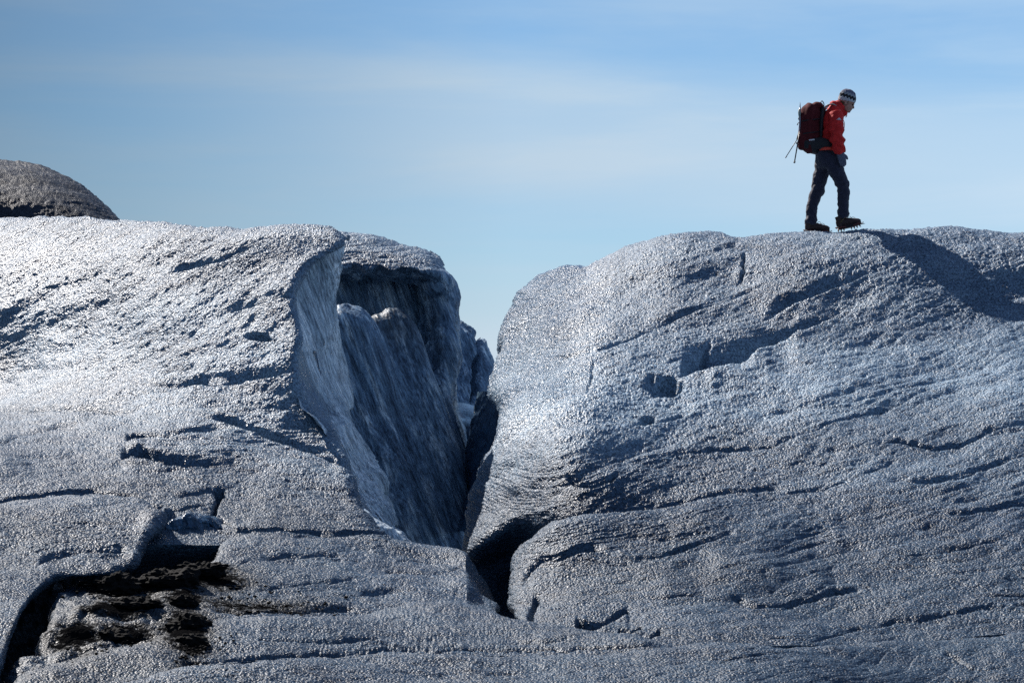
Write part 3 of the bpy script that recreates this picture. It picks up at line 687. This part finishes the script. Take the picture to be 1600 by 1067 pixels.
def finish(name, bm, mat, parent=None, voxel=None, smooth=2, fold=None, bevel=None):
    bmesh.ops.recalc_face_normals(bm, faces=bm.faces)
    me = bpy.data.meshes.new(name); bm.to_mesh(me); bm.free()
    if voxel or bevel:
        tmp = bpy.data.objects.new('tmp', me); COL.objects.link(tmp)
        if bevel:
            md = tmp.modifiers.new('b', 'BEVEL'); md.width = bevel; md.segments = 2; md.limit_method = 'ANGLE'
        if voxel:
            md = tmp.modifiers.new('r', 'REMESH'); md.mode = 'VOXEL'; md.voxel_size = voxel; md.use_smooth_shade = True
            md = tmp.modifiers.new('s', 'SMOOTH'); md.factor = 0.5; md.iterations = smooth
        dg = bpy.context.evaluated_depsgraph_get(); dg.update()
        m2 = bpy.data.meshes.new_from_object(tmp.evaluated_get(dg)); bpy.data.objects.remove(tmp); bpy.data.meshes.remove(me)
        me = m2; me.name = name
    if fold:
        n = len(me.vertices); co_ = np.empty(n * 3); me.vertices.foreach_get('co', co_); co_ = co_.reshape(-1, 3)
        no = np.empty(n * 3); me.vertices.foreach_get('normal', no); no = no.reshape(-1, 3)
        co_ += no * fold(co_[:, 0], co_[:, 1], co_[:, 2])[:, None]; me.vertices.foreach_set('co', co_.ravel())
    me.polygons.foreach_set('use_smooth', [True] * len(me.polygons)); me.materials.clear(); me.materials.append(mat); me.update()
    o = bpy.data.objects.new(name, me); COL.objects.link(o)
    if parent: o.parent = parent
    return o
def thing(name, label, cat, loc):
    o = bpy.data.objects.new(name, None); COL.objects.link(o); o.location = loc; o.empty_display_size = 0.1
    o['label'] = label; o['category'] = cat; return o

pr = thing('person', 'walker in red jacket, navy trousers and knitted hat striding along the ice crest', 'person', ORG)
NR, FR = -1, 1            # near side (towards the camera) and far side
HEAD = Vector((lx(1323.5), 0, lz(160)))
hipZ = lz(248)
JN = dict(hip=(lx(1290), hipZ), )
back = [(1289, 246), (1283, 272), (1277, 299), (1269, 322), (1267, 350)]      # trailing leg, near side
frnt = [(1296, 246), (1307, 270), (1317, 292), (1316, 320), (1317, 342)]      # leading leg, far side
def leg(bm, pts, y, rad, k=1.0):
    ys = [y * 0.75, y, y, y * 0.95, y * 0.9]
    tube(bm, spl([(lx(p[0]), yy, lz(p[1]), r * k, r * k * 1.02) for p, yy, r in zip(pts, ys, rad)], 5), 18)
# body: skin, one continuous mesh
bm = bmesh.new()
leg(bm, back, 0.095, [.080, .072, .052, .048, .036]); leg(bm, frnt, -0.095, [.080, .072, .052, .048, .036])
tube(bm, spl([(lx(1290), 0, lz(252), .09, .15), (lx(1291), 0, lz(236), .095, .145), (lx(1295), 0, lz(215), .09, .13), (lx(1300), 0, lz(195), .11, .16),
              (lx(1305), 0, lz(178), .085, .15), (lx(1311), 0, lz(170), .052, .056), (lx(1318), 0, lz(162), .05, .055)], 4), 20)
for s, arm in ((-1, [(1303, 180), (1303, 208), (1308, 232), (1311, 244)]), (1, [(1303, 180), (1300, 206), (1303, 230), (1307, 242)])):
    tube(bm, spl([(lx(p[0]), s * yy, lz(p[1]), r, r) for p, yy, r in zip(arm, (.155, .20, .20, .19), (.055, .042, .036, .028))], 4), 12)
hr = roty(22)       # the head bows forwards
def H(x, y, z): return HEAD + hr @ Vector((x, y, z))
ell(bm, H(-.012, 0, .022), (.098, .076, .092), hr, 28)            # cranium
ell(bm, H(.028, 0, -.045), (.058, .058, .072), hr, 24)            # face
ell(bm, H(.062, 0, -.098), (.024, .028, .020), hr)                 # chin
ell(bm, H(.020, 0, -.082), (.058, .052, .032), roty(22 + 18))      # jaw
ell(bm, H(.080, 0, .008), (.018, .052, .012), hr)                  # brow
tube(bm, [(*H(.082, 0, .000), .007, .007), (*H(.096, 0, -.022), .010, .010), (*H(.105, 0, -.036), .012, .015), (*H(.088, 0, -.046), .009, .015)], 10)   # nose
ell(bm, H(.083, 0, -.064), (.010, .022, .0065), hr); ell(bm, H(.080, 0, -.076), (.010, .020, .007), hr)      # lips
for s in (-1, 1):
    ell(bm, H(.058, s * .034, -.034), (.022, .018, .020), hr)     # cheek
    ell(bm, H(-.014, s * .076, -.022), (.018, .008, .030), hr)    # ear
finish('body', bm, SKIN, pr, voxel=0.006, smooth=2)
for s in (-1, 1):
    bm = bmesh.new(); ell(bm, H(.079, s * .029, -.010), (.010, .013, .008), hr, 12); finish('eye', bm, EYE, pr)
# short fair-brown hair under the hat
bm = bmesh.new(); ell(bm, H(-.045, 0, -.030), (.050, .066, .036), hr, 20)
for s in (-1, 1): ell(bm, H(-.008, s * .070, -.010), (.026, .008, .026), hr, 12)
finish('hair', bm, solid('brown_hair', (0.10, 0.055, 0.03), 0.8, 0.3, 0.4, 90, 0.5), pr, voxel=0.006, smooth=1)
# hat
bm = bmesh.new()
n = 30; prof = [(.100, -.012), (.106, .000), (.107, .016), (.106, .034), (.102, .056), (.092, .080), (.073, .101), (.045, .116), (.020, .121), (.0, .122)]
prof = [(a_, b_ * 1.17) for a_, b_ in prof]
rings = []
for i, (r_, z_) in enumerate(prof[:-1]):
    rings.append([bm.verts.new((r_ * 1.04 * math.cos(a) + 0.10 * z_ * -1, r_ * .84 * math.sin(a), z_ + .18 * (r_ * math.cos(a)) * (1 if z_ < .05 else .4))) for a in [k * 2 * math.pi / n for k in range(n)]])
top = bm.verts.new((-.012, 0, .143))
for a, b in zip(rings, rings[1:]):
    for k in range(n): bm.faces.new((a[k], a[(k + 1) % n], b[(k + 1) % n], b[k]))
for k in range(n): bm.faces.new((rings[-1][k], rings[-1][(k + 1) % n], top))
bm.faces.new(rings[0][::-1])
hat = finish('knitted_hat', bm, hat_mat((0, 0, 0)), pr, voxel=0.005, smooth=2, fold=lambda x, y, z: 0.002 * vn(x * 90, y * 90, z * 90, 3) + .003 * vn(x * 30, y * 30, z * 30, 4))
hat.location = H(-.012, 0, .018); hat.rotation_euler = (0, R(20), 0)

# trousers, one continuous mesh
bm = bmesh.new()
leg(bm, [(1289, 246), (1284, 272), (1277, 299), (1270, 322), (1268, 350)], 0.095, [.112, .096, .080, .072, .074])
leg(bm, [(1296, 246), (1306, 270), (1316, 293), (1316, 320), (1317, 341)], -0.095, [.112, .098, .080, .070, .072])
tube(bm, spl([(lx(1291), 0, lz(264), .10, .13), (lx(1291.5), 0, lz(254), .135, .18), (lx(1291), 0, lz(243), .135, .175), (lx(1291), 0, lz(232), .125, .165)], 4), 22)
ell(bm, (lx(1323.5), -.095, lz(291)), (.028, .050, .055), roty(8))                 # knee patch
ell(bm, (lx(1283), .095, lz(300)), (.028, .050, .055), roty(14))
def tfold(x, y, z):
    low = sst(.45, .05, z)
    return (0.010 * np.sin(z * 62 + 5 * vn(x * 6, y * 6, z * 4, 3) + x * 14) * low * 0.8 + 0.010 * fbm(x * 9, y * 9, z * 14, 21, 3)
            + 0.007 * np.sin(z * 40 - x * 60 + 3 * vn(x * 8, y * 8, z * 8, 5)) * sst(.16, 0, np.abs(z - .52)))
finish('trousers', bm, NAVY, pr, voxel=0.008, smooth=3, fold=tfold)
# jacket, one continuous mesh with sleeves and a stand collar
bm = bmesh.new()
tube(bm, spl([(lx(1293), 0, lz(237), .108, .165), (lx(1293), 0, lz(231), .128, .172), (lx(1295), 0, lz(218), .122, .16), (lx(1298), 0, lz(200), .130, .172),
              (lx(1302), 0, lz(184), .135, .205), (lx(1306), 0, lz(173), .105, .165), (lx(1310), 0, lz(168), .075, .10)], 4), 26)
tube(bm, spl([(lx(1308), 0, lz(172), .090, .095), (lx(1312), 0, lz(166), .080, .083), (lx(1314.5), 0, lz(163), .074, .076)], 3), 20)     # collar
ell(bm, (lx(1303), 0, lz(164)), (.06, .085, .045), roty(35))                              # folded hood behind the neck
ell(bm, (lx(1320), 0, lz(178)), (.030, .045, .040), roty(25))
for s, arm in ((-1, [(1304, 180), (1304, 194), (1304.5, 210), (1306.5, 226), (1309.5, 242)]), (1, [(1303, 180), (1301, 194), (1299, 208), (1302, 226), (1306, 240)])):
    tube(bm, spl([(lx(p[0]), s * yy, lz(p[1]), r, r * .95) for p, yy, r in zip(arm, (.165, .215, .245, .245, .220), (.088, .090, .090, .084, .062))], 4), 18)
def jfold(x, y, z):
    return (0.009 * fbm(x * 8, y * 8, z * 8, 33, 3) + 0.008 * np.sin(z * 55 + x * 25 + 4 * vn(x * 7, y * 7, z * 5, 8)) * sst(0.05, .25, np.abs(z - 1.5))
            * sst(-.03, .09, np.abs(y)) + .010 * np.sin(z * 34 - x * 38) * sst(.22, 0, np.abs(z - 1.16)))
finish('jacket', bm, RED, pr, voxel=0.008, smooth=3, fold=jfold)
bm = bmesh.new()      # sleeve print: a small pale peak
a0 = Vector((lx(1307), -0.312, lz(190.5)))
for q in (((-.032, -.011), (.030, -.011), (.006, .018), (-.006, .010)), ):
    f0 = [bm.verts.new((a0.x + u, a0.y, a0.z + w)) for u, w in q]; f1 = [bm.verts.new((a0.x + u, a0.y + .03, a0.z + w)) for u, w in q]
    bm.faces.new(f0); bm.faces.new(f1[::-1])
    for i in range(4): bm.faces.new((f0[i], f0[(i + 1) % 4], f1[(i + 1) % 4], f1[i]))
finish('sleeve_print', bm, WHITE, pr)
bm = bmesh.new()      # drawcords at the collar
tube(bm, spl([(lx(1318), -.03, lz(181), .004, .004), (lx(1317), -.035, lz(187), .004, .004), (lx(1319), -.035, lz(193), .004, .004), (lx(1318.5), -.035, lz(201), .005, .005)], 4), 6)
tube(bm, spl([(lx(1319), .0, lz(178), .006, .006), (lx(1323), -.01, lz(181), .006, .006), (lx(1321), -.01, lz(184), .004, .004)], 4), 6)
finish('drawcord', bm, ORANGE, pr)
# gloves with five fingers, loosely curled
def glove(s, px, py, tilt):
    bm = bmesh.new(); o = Vector((lx(px), s * .225, lz(py))); r = roty(tilt)
    def Q(x, y, z): return tuple(o + r @ Vector((x, y, z)))
    tube(bm, [(*Q(0, 0, .035), .050, .044), (*Q(0, 0, .0), .047, .040), (*Q(.0, 0, -.03), .046, .030), (*Q(.002, 0, -.07), .050, .024), (*Q(.004, 0, -.095), .046, .022)], 16)
    for i, (fx, ln) in enumerate(((.036, .066), (.013, .078), (-.011, .073), (-.033, .058))):
        c = -s * .4
        tube(bm, spl([(*Q(fx, 0, -.088), .0135, .0135), (*Q(fx * .95, c * .02, -.088 - ln * .45), .0130, .0130), (*Q(fx * .85, c * .06, -.088 - ln * .8), .0120, .0120), (*Q(fx * .8, c * .10, -.088 - ln * .97), .0095, .0095)], 3), 10)
    tube(bm, spl([(*Q(.034, 0, -.022), .018, .018), (*Q(.062, -s * .008, -.055), .016, .016), (*Q(.068, -s * .020, -.092), .012, .012)], 4), 10)   # thumb
    return finish('glove', bm, GLOVE, pr, voxel=0.0045, smooth=1)
glove(-1, 1310.5, 243, -14); glove(1, 1307, 243, -8)

# boots with crampons
def boot(s, ax, ay, pitch, y):
    """ax, ay: photo position of the heel's underside"""
    o = Vector((lx(ax), y, lz(ay))); r = roty(-pitch)
    def Q(x, yy, z): v = o + r @ Vector((x, yy, z)); return (v.x, v.y, v.z)
    sole_pts = [(-.035, .034), (-.01, .041), (.05, .038), (.12, .036), (.18, .046), (.225, .044), (.262, .026)]
    bm = bmesh.new(); lo, hi = [], []
    ring = [(x, w) for x, w in sole_pts] + [(x, -w) for x, w in reversed(sole_pts)]
    up = lambda x: .012 * sst(.18, .27, np.array(x)) 
    lo = [bm.verts.new(Q(x, w, .004 + float(up(x)))) for x, w in ring]; hi = [bm.verts.new(Q(x, w * 1.03, .032 + float(up(x)))) for x, w in ring]
    bm.faces.new(lo[::-1]); bm.faces.new(hi)
    for i in range(len(ring)): bm.faces.new((lo[i], lo[(i + 1) % len(ring)], hi[(i + 1) % len(ring)], hi[i]))
    b = finish('boot', bm, RUBBER, pr, bevel=0.004)
    bm = bmesh.new()
    tube(bm, spl([(*Q(-.005, 0, .03), .040, .038), (*Q(.0, 0, .07), .050, .042), (*Q(.012, 0, .12), .056, .046), (*Q(.008, 0, .165), .058, .050)], 4), 16)
    tube(bm, spl([(*Q(-.01, 0, .055), .036, .036), (*Q(.05, 0, .072), .056, .040), (*Q(.11, 0, .068), .052, .042), (*Q(.175, 0, .060), .042, .047), (*Q(.225, 0, .054), .036, .042), (*Q(.262, 0, .046), .020, .025)], 4), 16)
    finish('upper', bm, LEATHER, b, voxel=0.005, smooth=2, fold=lambda x, y_, z: .002 * fbm(x * 30, y_ * 30, z * 30, 3, 2))
    bm = bmesh.new()
    for i in range(5):
        x = .065 + i * .024; z = .112 - i * .013
        tube(bm, spl([(*Q(x - .012, -.036, z - .022), .0035, .0035), (*Q(x, -.018, z), .0035, .0035), (*Q(x + .006, .018, z), .0035, .0035), (*Q(x - .006, .036, z - .022), .0035, .0035)], 3), 6)
    tube(bm, spl([(*Q(.06, -.03, .13), .0045, .0045), (*Q(.03, -.05, .10), .0045, .0045), (*Q(.00, -.045, .075), .0045, .0045)], 4), 6)
    tube(bm, spl([(*Q(.10, -.01, .10), .003, .003), (*Q(.12, -.02, .135), .003, .003), (*Q(.15, -.02, .12), .003, .003), (*Q(.13, -.01, .09), .003, .003)], 4), 6)
    tube(bm, spl([(*Q(.10, .01, .10), .003, .003), (*Q(.09, .0, .14), .003, .003), (*Q(.07, .0, .13), .003, .003)], 4), 6)
    tube(bm, spl([(*Q(.13, -.01, .095), .003, .003), (*Q(.17, -.02, .115), .003, .003), (*Q(.20, -.02, .10), .003, .003)], 4), 6)
    finish('lace', bm, LACE, b)
    bm = bmesh.new()
    for w in (-1, 1):
        tube(bm, spl([(*Q(-.04, w * .030, .0), .005, .004), (*Q(.05, w * .036, -.003), .005, .004), (*Q(.12, w * .036, -.003), .005, .004), (*Q(.20, w * .042, .002), .005, .004), (*Q(.262, w * .022, .012), .005, .004)], 4), 6)
        for x, z0, dx in ((-.035, 0, -.004), (.0, 0, 0), (.035, 0, 0), (.13, 0, 0), (.165, 0, .004), (.20, .002, .006), (.235, .008, .012)):
            cone(bm, Q(x, w * .036, z0), Q(x + dx, w * .038, z0 - .038), .008, .0008)
        cone(bm, Q(.258, w * .018, .012), Q(.305, w * .020, .004), .007, .0008)
        tube(bm, spl([(*Q(.262, w * .020, .012), .003, .003), (*Q(.285, w * .020, .030), .003, .003), (*Q(.292, w * .015, .020), .002, .002)], 4), 5)
    for x in (-.02, .04, .13, .20): box(bm, Q(x, 0, -.001), (.014, .075, .005), r)
    c = finish('crampon', bm, STEEL, b)
    bm = bmesh.new()
    tube(bm, spl([(*Q(-.035, -.044, .012), .010, .004), (*Q(.0, -.048, .020), .010, .004), (*Q(.06, -.046, .014), .010, .004)], 3), 8)
    finish('binding', bm, CRED, c); bm = bmesh.new()
    tube(bm, spl([(*Q(-.045, -.030, .02), .008, .006), (*Q(-.058, 0, .03), .012, .006), (*Q(-.045, .030, .02), .008, .006)], 3), 8)
    finish('binding', bm, CRED, c); bm = bmesh.new()
    tube(bm, spl([(*Q(.15, -.050, .012), .008, .004), (*Q(.20, -.050, .022), .009, .004), (*Q(.25, -.034, .024), .009, .004)], 3), 8)
    finish('binding', bm, CRED, c)
boot(1, 1264.5, 362.5, -1, 0.09)
boot(-1, 1313.0, 359.0, 12, -0.09)

# ---------------------------------------------------------------- backpack (a thing of its own)
bp = thing('backpack', 'maroon and black backpack with red hip belt on the back of the walker', 'backpack', ORG)
bm = bmesh.new()
secs = [(1266, 238, .085, .12), (1267, 233, .135, .15), (1266, 222, .150, .16), (1265.5, 208, .142, .165), (1265.5, 194, .130, .165), (1266.5, 182, .134, .16), (1268, 173, .120, .15), (1271, 166, .085, .12)]
tube(bm, spl([(lx(a), 0, lz(b), c, d) for a, b, c, d in secs], 5), 28)
finish('main_compartment', bm, MAROON, bp, voxel=0.008, smooth=3, fold=lambda x, y, z: .008 * fbm(x * 7, y * 7, z * 5, 61, 3) + .006 * np.sin(x * 60 + 3 * vn(x * 5, y * 5, z * 4, 2)))
bm = bmesh.new()
ell(bm, (lx(1269.5), 0, lz(170)), (.100, .135, .062), roty(-20), 24); ell(bm, (lx(1277), 0, lz(165.5)), (.075, .11, .048), roty(5), 24)
finish('lid', bm, MAROON, bp, voxel=0.008, smooth=2, fold=lambda x, y, z: .006 * fbm(x * 14, y * 14, z * 14, 66, 2))
bm = bmesh.new()
tube(bm, spl([(lx(1267), 0, lz(238.5), .090, .125), (lx(1268), 0, lz(234), .145, .158), (lx(1267.5), 0, lz(227), .156, .168), (lx(1267), 0, lz(221), .154, .168)], 4), 28)
for s in (-1, 1): tube(bm, spl([(lx(1270), s * .14, lz(227), .070, .030), (lx(1281), s * .165, lz(226), .078, .022), (lx(1290), s * .180, lz(228), .062, .016), (lx(1297), s * .180, lz(231), .030, .010)], 4), 14)
finish('bottom_panel', bm, BLACK, bp, voxel=0.008, smooth=2, fold=lambda x, y, z: .004 * fbm(x * 12, y * 12, z * 12, 68, 2))
bm = bmesh.new(); tube(bm, spl([(lx(1286), 0, lz(169), .040, .11), (lx(1284), 0, lz(178), .048, .12), (lx(1282.5), 0, lz(196), .044, .13), (lx(1281.5), 0, lz(214), .040, .13), (lx(1281), 0, lz(230), .030, .12)], 4), 16)
finish('back_panel', bm, BLACK, bp)
bm = bmesh.new(); box(bm, (lx(1266.5), -.170, lz(221)), (.070, .008, .016), roty(-6)); finish('side_label', bm, WHITE, bp, bevel=.002)
for s in (-1, 1):
    bm = bmesh.new()
    tube(bm, spl([(lx(1284), s * .07, lz(174), .010, .032), (lx(1291), s * .085, lz(166.5), .010, .032), (lx(1300), s * .09, lz(164.5), .010, .030), (lx(1307), s * .085, lz(169), .010, .030),
                  (lx(1313), s * .10, lz(180), .010, .028), (lx(1314), s * .105, lz(194), .009, .024), (lx(1309), s * .12, lz(210), .006, .014), (lx(1292), s * .14, lz(222), .006, .012)], 5), 10)
    finish('shoulder_strap', bm, GREYW if s < 0 else BLACK, bp)
bm = bmesh.new()
tube(bm, spl([(lx(1279), -.15, lz(235.5), .018, .010), (lx(1288), -.205, lz(235), .020, .010), (lx(1296), -.205, lz(235), .018, .010), (lx(1303), -.16, lz(235), .014, .008), (lx(1309), -.07, lz(235.5), .010, .006),
              (lx(1310), 0, lz(235.5), .010, .006), (lx(1309), .07, lz(235.5), .010, .006), (lx(1303), .16, lz(235), .014, .008), (lx(1296), .205, lz(235), .018, .010), (lx(1279), .15, lz(235.5), .018, .010)], 5), 8)
finish('hip_belt', bm, ORANGE, bp)
bm = bmesh.new()
tube(bm, spl([(lx(1281), -.05, lz(162), .006, .010), (lx(1284), -.03, lz(158.5), .006, .010), (lx(1287), -.03, lz(163), .006, .010), (lx(1286), -.05, lz(171), .006, .010)], 4), 8)
finish('haul_loop', bm, BLACK, bp); bm = bmesh.new()
tube(bm, spl([(lx(1281), .05, lz(165), .008, .008), (lx(1288), .05, lz(170), .008, .008), (lx(1294), .07, lz(168), .008, .008)], 4), 8)
finish('load_strap', bm, BLUEW, bp)
for pyy, hx in ((188, .140), (208, .155)):
    bm = bmesh.new()
    tube(bm, spl([(lx(1279), -.12, lz(pyy), .007, .004), (lx(1272), -.166, lz(pyy + 1), .007, .004), (lx(1262), -.168, lz(pyy + 2), .007, .004), (lx(1254), -.13, lz(pyy + 3), .007, .004), (lx(1250), -.06, lz(pyy + 3), .007, .004)], 4), 8)
    finish('compression_strap', bm, BLACK, bp)
bm = bmesh.new()
tube(bm, spl([(lx(1254), -.05, lz(183), .006, .010), (lx(1249), -.06, lz(184), .008, .012), (lx(1247), -.07, lz(187), .006, .012), (lx(1251), -.04, lz(192), .006, .010)], 4), 8)
tube(bm, spl([(lx(1250), -.06, lz(192), .005, .008), (lx(1246), -.07, lz(194), .005, .008), (lx(1245), -.07, lz(197), .006, .008)], 4), 8)
finish('pole_loop', bm, BLACK, bp); bm = bmesh.new()
tube(bm, spl([(lx(1251), -.05, lz(222), .006, .010), (lx(1246), -.06, lz(223), .007, .012), (lx(1243.5), -.06, lz(225), .006, .010), (lx(1249), -.05, lz(228), .006, .010)], 4), 8)
finish('pole_loop', bm, BLACK, bp)
# two trekking poles strapped to the pack
p1 = thing('trekking_pole', 'thick grey trekking pole strapped upright to the back of the maroon pack', 'trekking pole', ORG)
def seg(a, b, r0, r1, y0=-.075, y1=-.075): return [(lx(a[0]), y0, lz(a[1]), r0, r0), (lx(b[0]), y1, lz(b[1]), r1, r1)]
bm = bmesh.new(); tube(bm, seg((1249.3, 170), (1249, 207), .011, .011), 10); finish('shaft', bm, ALU, p1)
bm = bmesh.new(); tube(bm, seg((1249, 206), (1240.5, 255), .0085, .0075), 10); finish('lower_shaft', bm, DARKAL, p1)
bm = bmesh.new(); tube(bm, seg((1249.4, 161), (1249.3, 172), .002, .008), 8); finish('tip', bm, DARKAL, p1)
bm = bmesh.new(); tube(bm, [(lx(1248.5), -.075, lz(172), .015, .015), (lx(1248.5), -.075, lz(178), .019, .017), (lx(1248.8), -.075, lz(184), .014, .014)], 10); finish('clamp', bm, GREYW, p1)
bm = bmesh.new(); tube(bm, seg((1240.9, 253), (1240.2, 256), .012, .012), 8); finish('end_cap', bm, DARKAL, p1)
p2 = thing('trekking_pole', 'thin dark pole hanging slantwise below the maroon pack, its end pointing down and left', 'trekking pole', ORG)
bm = bmesh.new(); tube(bm, seg((1248, 214), (1227.5, 246.5), .0055, .0050, -.045, -.045), 8); finish('shaft', bm, DARKAL, p2)
bm = bmesh.new(); tube(bm, seg((1248.4, 208), (1245, 219), .013, .011, -.045, -.045), 8); finish('grip', bm, LACE, p2)
bm = bmesh.new(); tube(bm, seg((1228.2, 245.5), (1226.5, 248), .009, .003, -.045, -.045), 8); finish('tip', bm, DARKAL, p2)

p1['group'] = p2['group'] = 'trekking poles strapped to the pack'
# ------------------------------------------------------------------ heaps of black volcanic grit on the dirty ice
GRIT = solid('volcanic_grit', (0.004, 0.004, 0.0045), 0.9, 0.15, 0.6, 60, 0.6)
def grit_pile(px, py, w, h, seed, off, label):
    Yc = float(YB(np.array(px * 1.0), np.array(py * 1.0))) - off - 0.22
    c = Vector(((px - CX) / F * Yc, Yc, (HY - py) / F * Yc)); rx = w * Yc / F; rz = h * Yc / F
    bm = bmesh.new(); bmesh.ops.create_icosphere(bm, subdivisions=6, radius=1.0)
    me = bpy.data.meshes.new('grit_heap'); bm.to_mesh(me); bm.free()
    n = len(me.vertices); q = np.empty(n * 3); me.vertices.foreach_get('co', q); q = q.reshape(-1, 3)
    r = 1 + 0.30 * fbm(q[:, 0] * 1.6, q[:, 1] * 1.6, q[:, 2] * 1.6, seed, 3)
    v = q * r[:, None] * np.array([rx, rx * 0.7, rz * 1.0])
    nx = q / np.linalg.norm(q, axis=1)[:, None]
    v += nx * (0.035 * (0.55 - worley(v[:, 0] * 16, v[:, 1] * 16, v[:, 2] * 16, seed)) + 0.02 * fbm(v[:, 0] * 22, v[:, 1] * 22, v[:, 2] * 22, seed, 2))[:, None]
    me.vertices.foreach_set('co', v.ravel()); me.polygons.foreach_set('use_smooth', [True] * len(me.polygons)); me.materials.append(GRIT); me.update()
    o = bpy.data.objects.new('grit_heap', me); COL.objects.link(o); o.location = c
    o['label'] = label; o['category'] = 'grit heap'; o['group'] = 'heaps of black grit in the dirty hollow'
for a in [(186, 914, 34, 17, 1, .40, 'black grit heap under the edge of the rounded ice hump, leftmost of the large heaps'),
          (262, 908, 52, 19, 2, .45, 'widest black grit heap, in the middle of the dirty hollow below the broken ice ledge'),
          (318, 890, 34, 11, 3, .45, 'low black grit heap at the right end of the dirty hollow, under the broken ledge'),
          (295, 976, 32, 14, 4, .70, 'black grit heap in the column below the hollow, upper of the two stacked ones'),
          (298, 1004, 24, 12, 5, .75, 'black grit heap just above the front ice shelf, lower of the two stacked ones'),
          (180, 992, 26, 9, 6, .70, 'small pointed grit heap alone on the pale ice left of the stacked heaps'),
          (215, 942, 36, 8, 7, .58, 'thin flat strip of black grit beneath the leftmost large heap'),
          (288, 940, 22, 10, 8, .58, 'small grit heap between the widest heap and the stacked column')]:
    grit_pile(*a)

# loose stones and crumbs of grit strewn round the heaps: nobody could count them
rng = np.random.default_rng(7)
ico = bmesh.new(); bmesh.ops.create_icosphere(ico, subdivisions=1, radius=1.0)
IV = np.array([v.co[:] for v in ico.verts]); IF = np.array([[v.index for v in f.verts] for f in ico.faces]); ico.free()
vs, fs, nv_ = [], [], 0
for cx, cy, rx, ry, a in ASH:
    for k in range(int(40 + rx * ry * 0.09)):
        px = cx + rng.normal() * rx * 0.85; py = cy + rng.normal() * ry * 0.9
        if not (95 < px < 560 and 905 < py < 1064): continue
        A1, A2 = np.array(px), np.array(py)
        Yc = float(YB(A1, A2)) - 0.35 - 0.25 * float(sst(870, 960, A2)) - (0.45 if py > 1000 - (px - 230) * 0.1 else 0.0) - 0.01
        r_ = 0.005 + 0.013 * rng.random() ** 2.5
        c = np.array(((px - CX) / F * Yc, Yc, (HY - py) / F * Yc))
        q = IV * (1 + 0.35 * rng.normal(size=(len(IV), 1)) * 0.6) * r_ * np.array([1.3, 1.0, 0.8]) + c
        vs.append(q); fs.append(IF + nv_); nv_ += len(IV)
me = bpy.data.meshes.new('loose_grit'); me.from_pydata(np.concatenate(vs).tolist(), [], np.concatenate(fs).tolist()); me.materials.append(GRIT)
o = bpy.data.objects.new('loose_grit', me); COL.objects.link(o)
o['label'] = 'loose black stones and grit strewn over the dirty ice'; o['category'] = 'grit'; o['kind'] = 'stuff'
